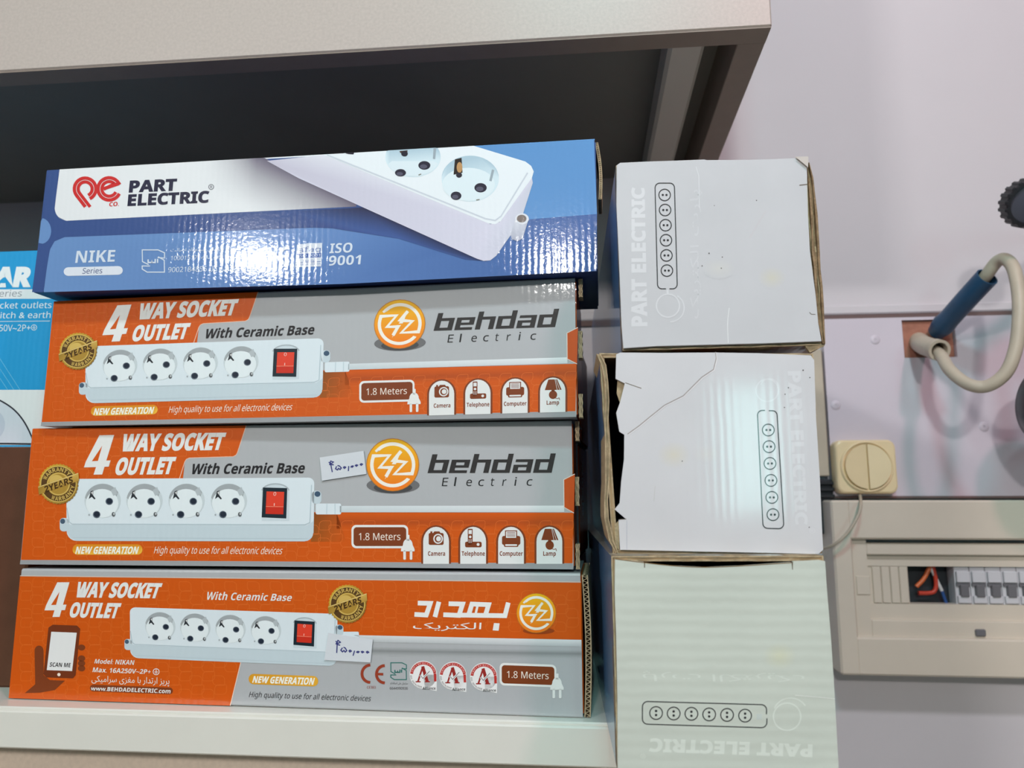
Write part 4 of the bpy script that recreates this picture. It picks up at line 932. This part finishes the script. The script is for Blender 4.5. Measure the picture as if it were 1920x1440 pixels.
for k in range(3): a.line([(-60 - 40 * k, 760), (118 - 36 * k, 1036)], 2.5, ink(120, 196, 226), 2)
a.poly([(-300, 1060), (0, 1098)] + spline2([(0, 1098), (80, 1150), (140, 1220), (186, 1310), (194, 1356)]) + [(-300, 1356)], ink(206, 212, 222), 2)
a.line(spline2([(-60, 1080), (0, 1098), (80, 1150), (140, 1220), (186, 1310), (194, 1354)]), 9, ink(36, 40, 52), 3)
a.line([(-300, 1350), (60, 1352), (196, 1354)], 10, ink(46, 48, 56), 3)
a.ell((-30, 1240), 60, 80, ink(190, 198, 212), 3)
mb.build('printed_sleeve', M['satin_card'], cy)
e = MB(); e.box(-.0015, -.0002, .001, .119, .001, H - .001, 0, CY1); e.build('end_flap', M['satin_card'], cy)

# ------------------------------------------------------------------ wall fittings
# dimmer-like round double switch
SY = .834
s0, s1 = at_y(1571, 926, SY), at_y(1679, 824, SY)
sw = empty('light_switch', Matrix.Translation(((s0.x + s1.x) / 2, WY - .012, (s0.z + s1.z) / 2))); tag(sw, 'square cream switch with round split rocker on the wall panel', 'switch')
hw, hh, dp = (s1.x - s0.x) / 2, (s1.z - s0.z) / 2, WY - .012 - SY
mb = MB(); rows = []
for y, k in ((0, 1.0), (-dp + .004, 1.0), (-dp + .001, .97), (-dp, .92)):
    rows.append([(x * k, y, z * k) for x, z in rrect(-hw, -hh, hw, hh, .008, 6)])
mb.grid(rows, closed=True, smooth=False); mb.face(rows[-1][::-1]); R0 = hw * .80
mb.grid([[(R * math.cos(t), y, R * math.sin(t)) for t in [2 * math.pi * k / 48 for k in range(48)]] for R, y in ((R0 * 1.09, -dp - .0001), (R0 * 1.05, -dp - .0024), (R0 * 1.0, -dp - .0024), (R0 * .985, -dp - .0001))], closed=True)
mb.build('base', M['cream'], sw)
for sgn in (-1, 1):
    mb = MB(); g = .0009; half = [(sgn * max(g, R0 * .93 * math.cos(t)), R0 * .93 * math.sin(t)) for t in [-math.pi / 2 + math.pi * k / 24 for k in range(25)]]
    if sgn < 0: half.reverse()
    tilt = lambda x: .0035 + (.0018 * abs(x) / R0)
    fr = [(x, -dp - tilt(x), z) for x, z in half]; bk = [(x, -dp + .001, z) for x, z in half]
    mb.face(fr); mb.grid([bk, fr], closed=True, smooth=False); mb.build('rocker', M['cream'], sw)
mb = MB()                                              # flex leaving the switch
pts = [at_y(1612, 925, .845), at_y(1614, 945, .812), at_y(1608, 968, .806), at_y(1588, 1000, .806), at_y(1560, 1023, .812), at_y(1530, 1030, .835), at_y(1490, 1032, .852), at_y(1470, 1034, WY)]
mb.tube(spline(pts, 6), .0016, 10); tag(mb.build('switch_cable', M['conduit']), 'thin beige cable curling down from the cream switch', 'cable')

# distribution board
DY = .822
d0 = at_y(1578, 1266, DY); dtop = Z(938, DY, 1740); dx1 = .52
db = empty('distribution_board', Matrix.Translation((d0.x, WY, d0.z))); tag(db, 'beige plastic breaker board with dark window on the wall, below the switch', 'electrical board')
O = Vector((d0.x, WY, d0.z))
def dbx(mb, x0, x1, y0, y1, z0, z1, b=0.0): mb.box(x0 - O.x, x1 - O.x, y0 - O.y, y1 - O.y, z0 - O.z, z1 - O.z, b)
dX = lambda px: X(px, DY, 1100); dZ = lambda py: Z(py, DY, 1740)
x0, z0 = d0.x, d0.z
ix0, iz1, iz0 = dX(1604), dZ(1012), dZ(1197)
mb = MB()
dbx(mb, x0, ix0, DY, WY - .0002, z0, dtop, .002); dbx(mb, ix0 - .003, dx1, DY, WY - .0002, iz1, dtop, .002); dbx(mb, ix0 - .003, dx1, DY, WY - .0002, z0, iz0, .002)
mb.build('housing_frame', M['board_plastic'], db)
mb = MB(); jx0, jz1, jz0 = dX(1634), dZ(1042), dZ(1166)
C1, C2 = DY + .007, DY + .013
dbx(mb, ix0 - .002, jx0, C1, WY - .02, iz0 - .002, iz1 + .002); dbx(mb, jx0, dx1, C1, WY - .02, jz1, iz1 - .004, .001); dbx(mb, jx0, dx1, C1, WY - .02, iz0 - .002, jz0, .001)
lx0, lx1, lz1, lz0 = dX(1610), dX(1640), dZ(1082), dZ(1118)
dbx(mb, lx0, lx1 - .002, C1 - .0012, C1, lz0, lz1, .0006)
mb.build('front_cover', M['board_plastic'], db)
wx0, wz1, wz0 = dX(1715), dZ(1064), dZ(1136)
mb = MB(); dbx(mb, jx0 - .001, dx1, C2, WY - .014, wz1, jz1 + .001); dbx(mb, jx0 - .001, dx1, C2, WY - .014, jz0 - .001, wz0); dbx(mb, jx0 - .001, wx0, C2 + .0015, WY - .014, wz0, wz1)
mb.build('inner_frame', M['board_plastic'], db)
for k in range(4):
    xa = dX(1646) + k * (wx0 - dX(1646)) / 4; xb = dX(1646) + (k + 1) * (wx0 - dX(1646)) / 4 - .0007
    mb = MB(); dbx(mb, xa, xb, C2 - .0005, C2 + .002, wz0 + .0005, wz1 - .0005, .0007); mb.build('blanking_strip', M['board_plastic'], db)
mb = MB(); dbx(mb, jx0, dx1, WY - .006, WY - .001, wz0 - .01, wz1 + .01); mb.build('back_plate', M['dark_inside'], db)
lc = at_y(1837, 1186, C1); mb = MB(); dbx(mb, lc.x - .005, lc.x + .005, C1 - .003, C1, lc.z - .0035, lc.z + .0035, .001); mb.build('cover_latch', M['breaker_dark'], db)
bxs = dX(1806); pitch = dX(1836) - dX(1806)
for k in range(6):
    mb = MB(); xa = bxs + k * pitch; xb = xa + pitch - .0006; zm = (wz0 + wz1) / 2; hh_ = (wz1 - wz0) / 2
    dbx(mb, xa, xb, C2 + .004, WY - .007, zm - hh_ * 1.2, zm + hh_ * 1.2, .0006); dbx(mb, xa + .001, xb - .001, C2 + .001, C2 + .004, zm - hh_ * .95, zm - hh_ * .55, .0006); dbx(mb, xa + .001, xb - .001, C2 + .0005, C2 + .004, zm + hh_ * .15, zm + hh_ * .75, .0006)
    br = mb.build('breaker', M['breaker'], db)
    mb = MB(); dbx(mb, xa + pitch * .22, xb - pitch * .22, C2 - .001, C2 + .005, zm - hh_ * .6, zm + hh_ * .02, .0006); dbx(mb, xa + .0006, xb - .0006, C2 + .002, C2 + .0042, zm - hh_ * .05, zm + hh_ * .12); mb.build('toggle', M['breaker_dark'], br)
for nm, mt, r, pts in (('wire', 'wire_orange', .0022, ((1718, 1100), (1732, 1085), (1745, 1060))), ('wire', 'wire_red', .0022, ((1722, 1112), (1740, 1112), (1752, 1108), (1755, 1090), (1748, 1060))), ('wire', 'wire_white', .0018, ((1742, 1058), (1755, 1085), (1766, 1108))), ('wire', 'wire_blue', .0016, ((1766, 1108), (1772, 1125), (1780, 1142)))):
    mb = MB(); mb.tube([p - O for p in spline([at_y(x, y, WY - .016) for x, y in pts], 6)], r, 10); mb.build(nm, M[mt], db)

# brown block in the panel cut-out, conduit stub, cable loop with blue sleeve
blk = slab('mounting_block', M['block'], hx0 + .0005, hx1 - .0005, WY - .0075, WY - .0002, hz0 + .0005, hz1 - .0005, .0008)
tag(blk, 'reddish brown block set in the square cut-out behind the conduit', 'block')
mb = MB()
ax = [at_y(1722, 640, WY - .004), at_y(1730, 646, .83), at_y(1745, 652, .806), at_y(1762, 657, .788)]
cp = spline(ax, 6); r = .0102
mb.tube(cp, [r * (1.0 if i < len(cp) - 4 else 1.08) for i in range(len(cp))], 24, caps=False)
mb.tube(cp[::-1], [r * .80] * len(cp), 24, caps=False)
t = (cp[-1] - cp[-2]).normalized(); sd = t.cross(Vector((0, 0, 1))).normalized(); up = t.cross(sd)
mb.grid([[cp[-1] + (sd * math.cos(q_) + up * math.sin(q_)) * R for q_ in [2 * math.pi * k / 24 for k in range(24)]] for R in (r * 1.08, r * .8)], closed=True, smooth=False)
tag(mb.build('conduit_pipe', M['conduit']), 'short beige conduit pipe stub opening out of the brown block', 'pipe')
mb = MB()
loop = [at_y(1748, 653, .81), at_y(1765, 668, .786), at_y(1782, 695, .765), at_y(1815, 720, .745), at_y(1850, 724, .735), at_y(1885, 700, .725), at_y(1904, 655, .72), at_y(1911, 600, .72), at_y(1910, 550, .725), at_y(1901, 505, .735), at_y(1885, 486, .745), at_y(1868, 492, .755), at_y(1850, 516, .765), at_y(1825, 548, .785)]
mb.tube(spline(loop, 8), .0060, 18); lo = mb.build('looped_cable', M['conduit']); tag(lo, 'thick beige cable looping from the conduit up into its blue sleeve', 'cable')
mb = MB(); sl = [at_y(1851, 519, .765), at_y(1815, 558, .79), at_y(1780, 597, .822), at_y(1757, 622, .846)]
cp = spline(sl, 5); mb.tube(cp, [.0108] * (len(cp) - 5) + [.0112, .0118, .0114, .0105, .009], 20, caps=False); mb.tube(cp[::-1], .0095, 20, caps=False)
t = (cp[0] - cp[1]).normalized(); sd = t.cross(Vector((0, 0, 1))).normalized(); up = t.cross(sd)
mb.grid([[cp[0] + (sd * math.cos(q_) + up * math.sin(q_)) * R for q_ in [2 * math.pi * k / 20 for k in range(20)]] for R in (.0108, .0095)], closed=True, smooth=False)
o = mb.build('insulating_sleeve', M['sleeve'], lo); o['label'] = 'dark blue plastic sleeve'
# pale upright trunking and dark clips in the gap beside the white boxes
tx0, tx1 = X(1528, .85), X(1545, .85)
tag(slab('cable_trunking', M['conduit'], tx0 - .006, tx1, WY - .012, WY - .0002, Z(893, .85, 1540), Z(655, .85, 1540), .001), 'narrow pale upright trunking beside the middle white box', 'trunking')
kk = empty('cable_clamp', Matrix.Translation((tx1, WY, Z(940, .85, 1545)))); tag(kk, 'dark ridged cable clamp on the wall beside the middle white box', 'clamp')
mb = MB(); mb.box(-.016, .002, -.012, 0, -.035, .024, .001); mb.build('body', M['dark_inside'], kk)
for k in range(3):
    mb = MB(); mb.box(-.017, .003, -.016, -.012, .004 + k * .007, .0075 + k * .007, .0006); mb.build('rib', M['black'], kk)
# black ribbed cap and black housing cut by the right border
def dirz(n): return Vector(n).to_track_quat('Z', 'Y').to_matrix().to_4x4()
cc = at_y(1938, 382, .70); cap = empty('ribbed_cap', Matrix.Translation(cc) @ dirz((-.12, -.88, -.40))); tag(cap, 'black ribbed round cap at the right edge, above the cable loop', 'cap')
mb = MB(); N_ = 120; R = .0225
rows = []
for z, k in ((-.020, .80), (-.018, 1.0), (-.002, 1.0), (0, .96)):
    rows.append([((R * k * (1 + .035 * (1 if (i // 3) % 2 else -1))) * math.cos(2 * math.pi * i / N_), (R * k * (1 + .035 * (1 if (i // 3) % 2 else -1))) * math.sin(2 * math.pi * i / N_), z) for i in range(N_)])
rows.append([(R * .84 * math.cos(2 * math.pi * i / N_), R * .84 * math.sin(2 * math.pi * i / N_), .0002) for i in range(N_)]); rows.append([(R * .80 * math.cos(2 * math.pi * i / N_), R * .80 * math.sin(2 * math.pi * i / N_), -.004) for i in range(N_)])
mb.grid(rows, closed=True, smooth=False); mb.face(rows[0]); mb.build('ribbed_rim', M['black'], cap)
mb = MB(); mb.grid([[(R * k * math.cos(2 * math.pi * i / 48), R * k * math.sin(2 * math.pi * i / 48), z) for i in range(48)] for k, z in ((.80, -.0035), (.5, -.002), (.01, -.0012))], closed=True); mb.build('cap_face', M['lens'], cap)
Rm = cap.matrix_world.inverted()                        # arm carrying the cap from the wall beyond the frame
mb = MB(); mb.tube([Rm @ p for p in spline([cc + Vector((.006, .014, .006)), cc + Vector((.045, .03, .015)), cc + Vector((.085, .08, .02)), Vector((cc.x + .10, WY, cc.z + .02))], 6)], .007, 14); mb.build('arm', M['black'], cap)
hc = at_y(2030, 765, .74); hs = empty('round_housing', Matrix.Translation(hc) @ dirz((.15, -.95, -.2))); tag(hs, 'glossy black round housing cut off by the right edge, below the cable loop', 'housing')
mb = MB(); R = .0395
mb.grid([[(R * k * math.cos(2 * math.pi * i / 64), R * k * 1.15 * math.sin(2 * math.pi * i / 64), z) for i in range(64)] for k, z in ((.02, -.05), (.7, -.05), (.9, -.04), (1.0, -.02), (1.0, .0), (.96, .006), (.86, .008))], closed=True); mb.build('shell', M['black_gloss'], hs)
mb = MB(); mb.grid([[(R * k * math.cos(2 * math.pi * i / 64), R * k * 1.15 * math.sin(2 * math.pi * i / 64), z) for i in range(64)] for k, z in ((.87, .008), (.6, .004), (.01, .003))], closed=True); mb.build('front_face', M['black_gloss'], hs)
Rm = hs.matrix_world.inverted()
mb = MB(); mb.tube([Rm @ p for p in spline([hc + Vector((.0, .04, 0)), hc + Vector((.03, .08, .0)), Vector((hc.x + .05, WY, hc.z))], 6)], .012, 16); mb.build('mounting_arm', M['black'], hs)
bpy.context.view_layer.update()
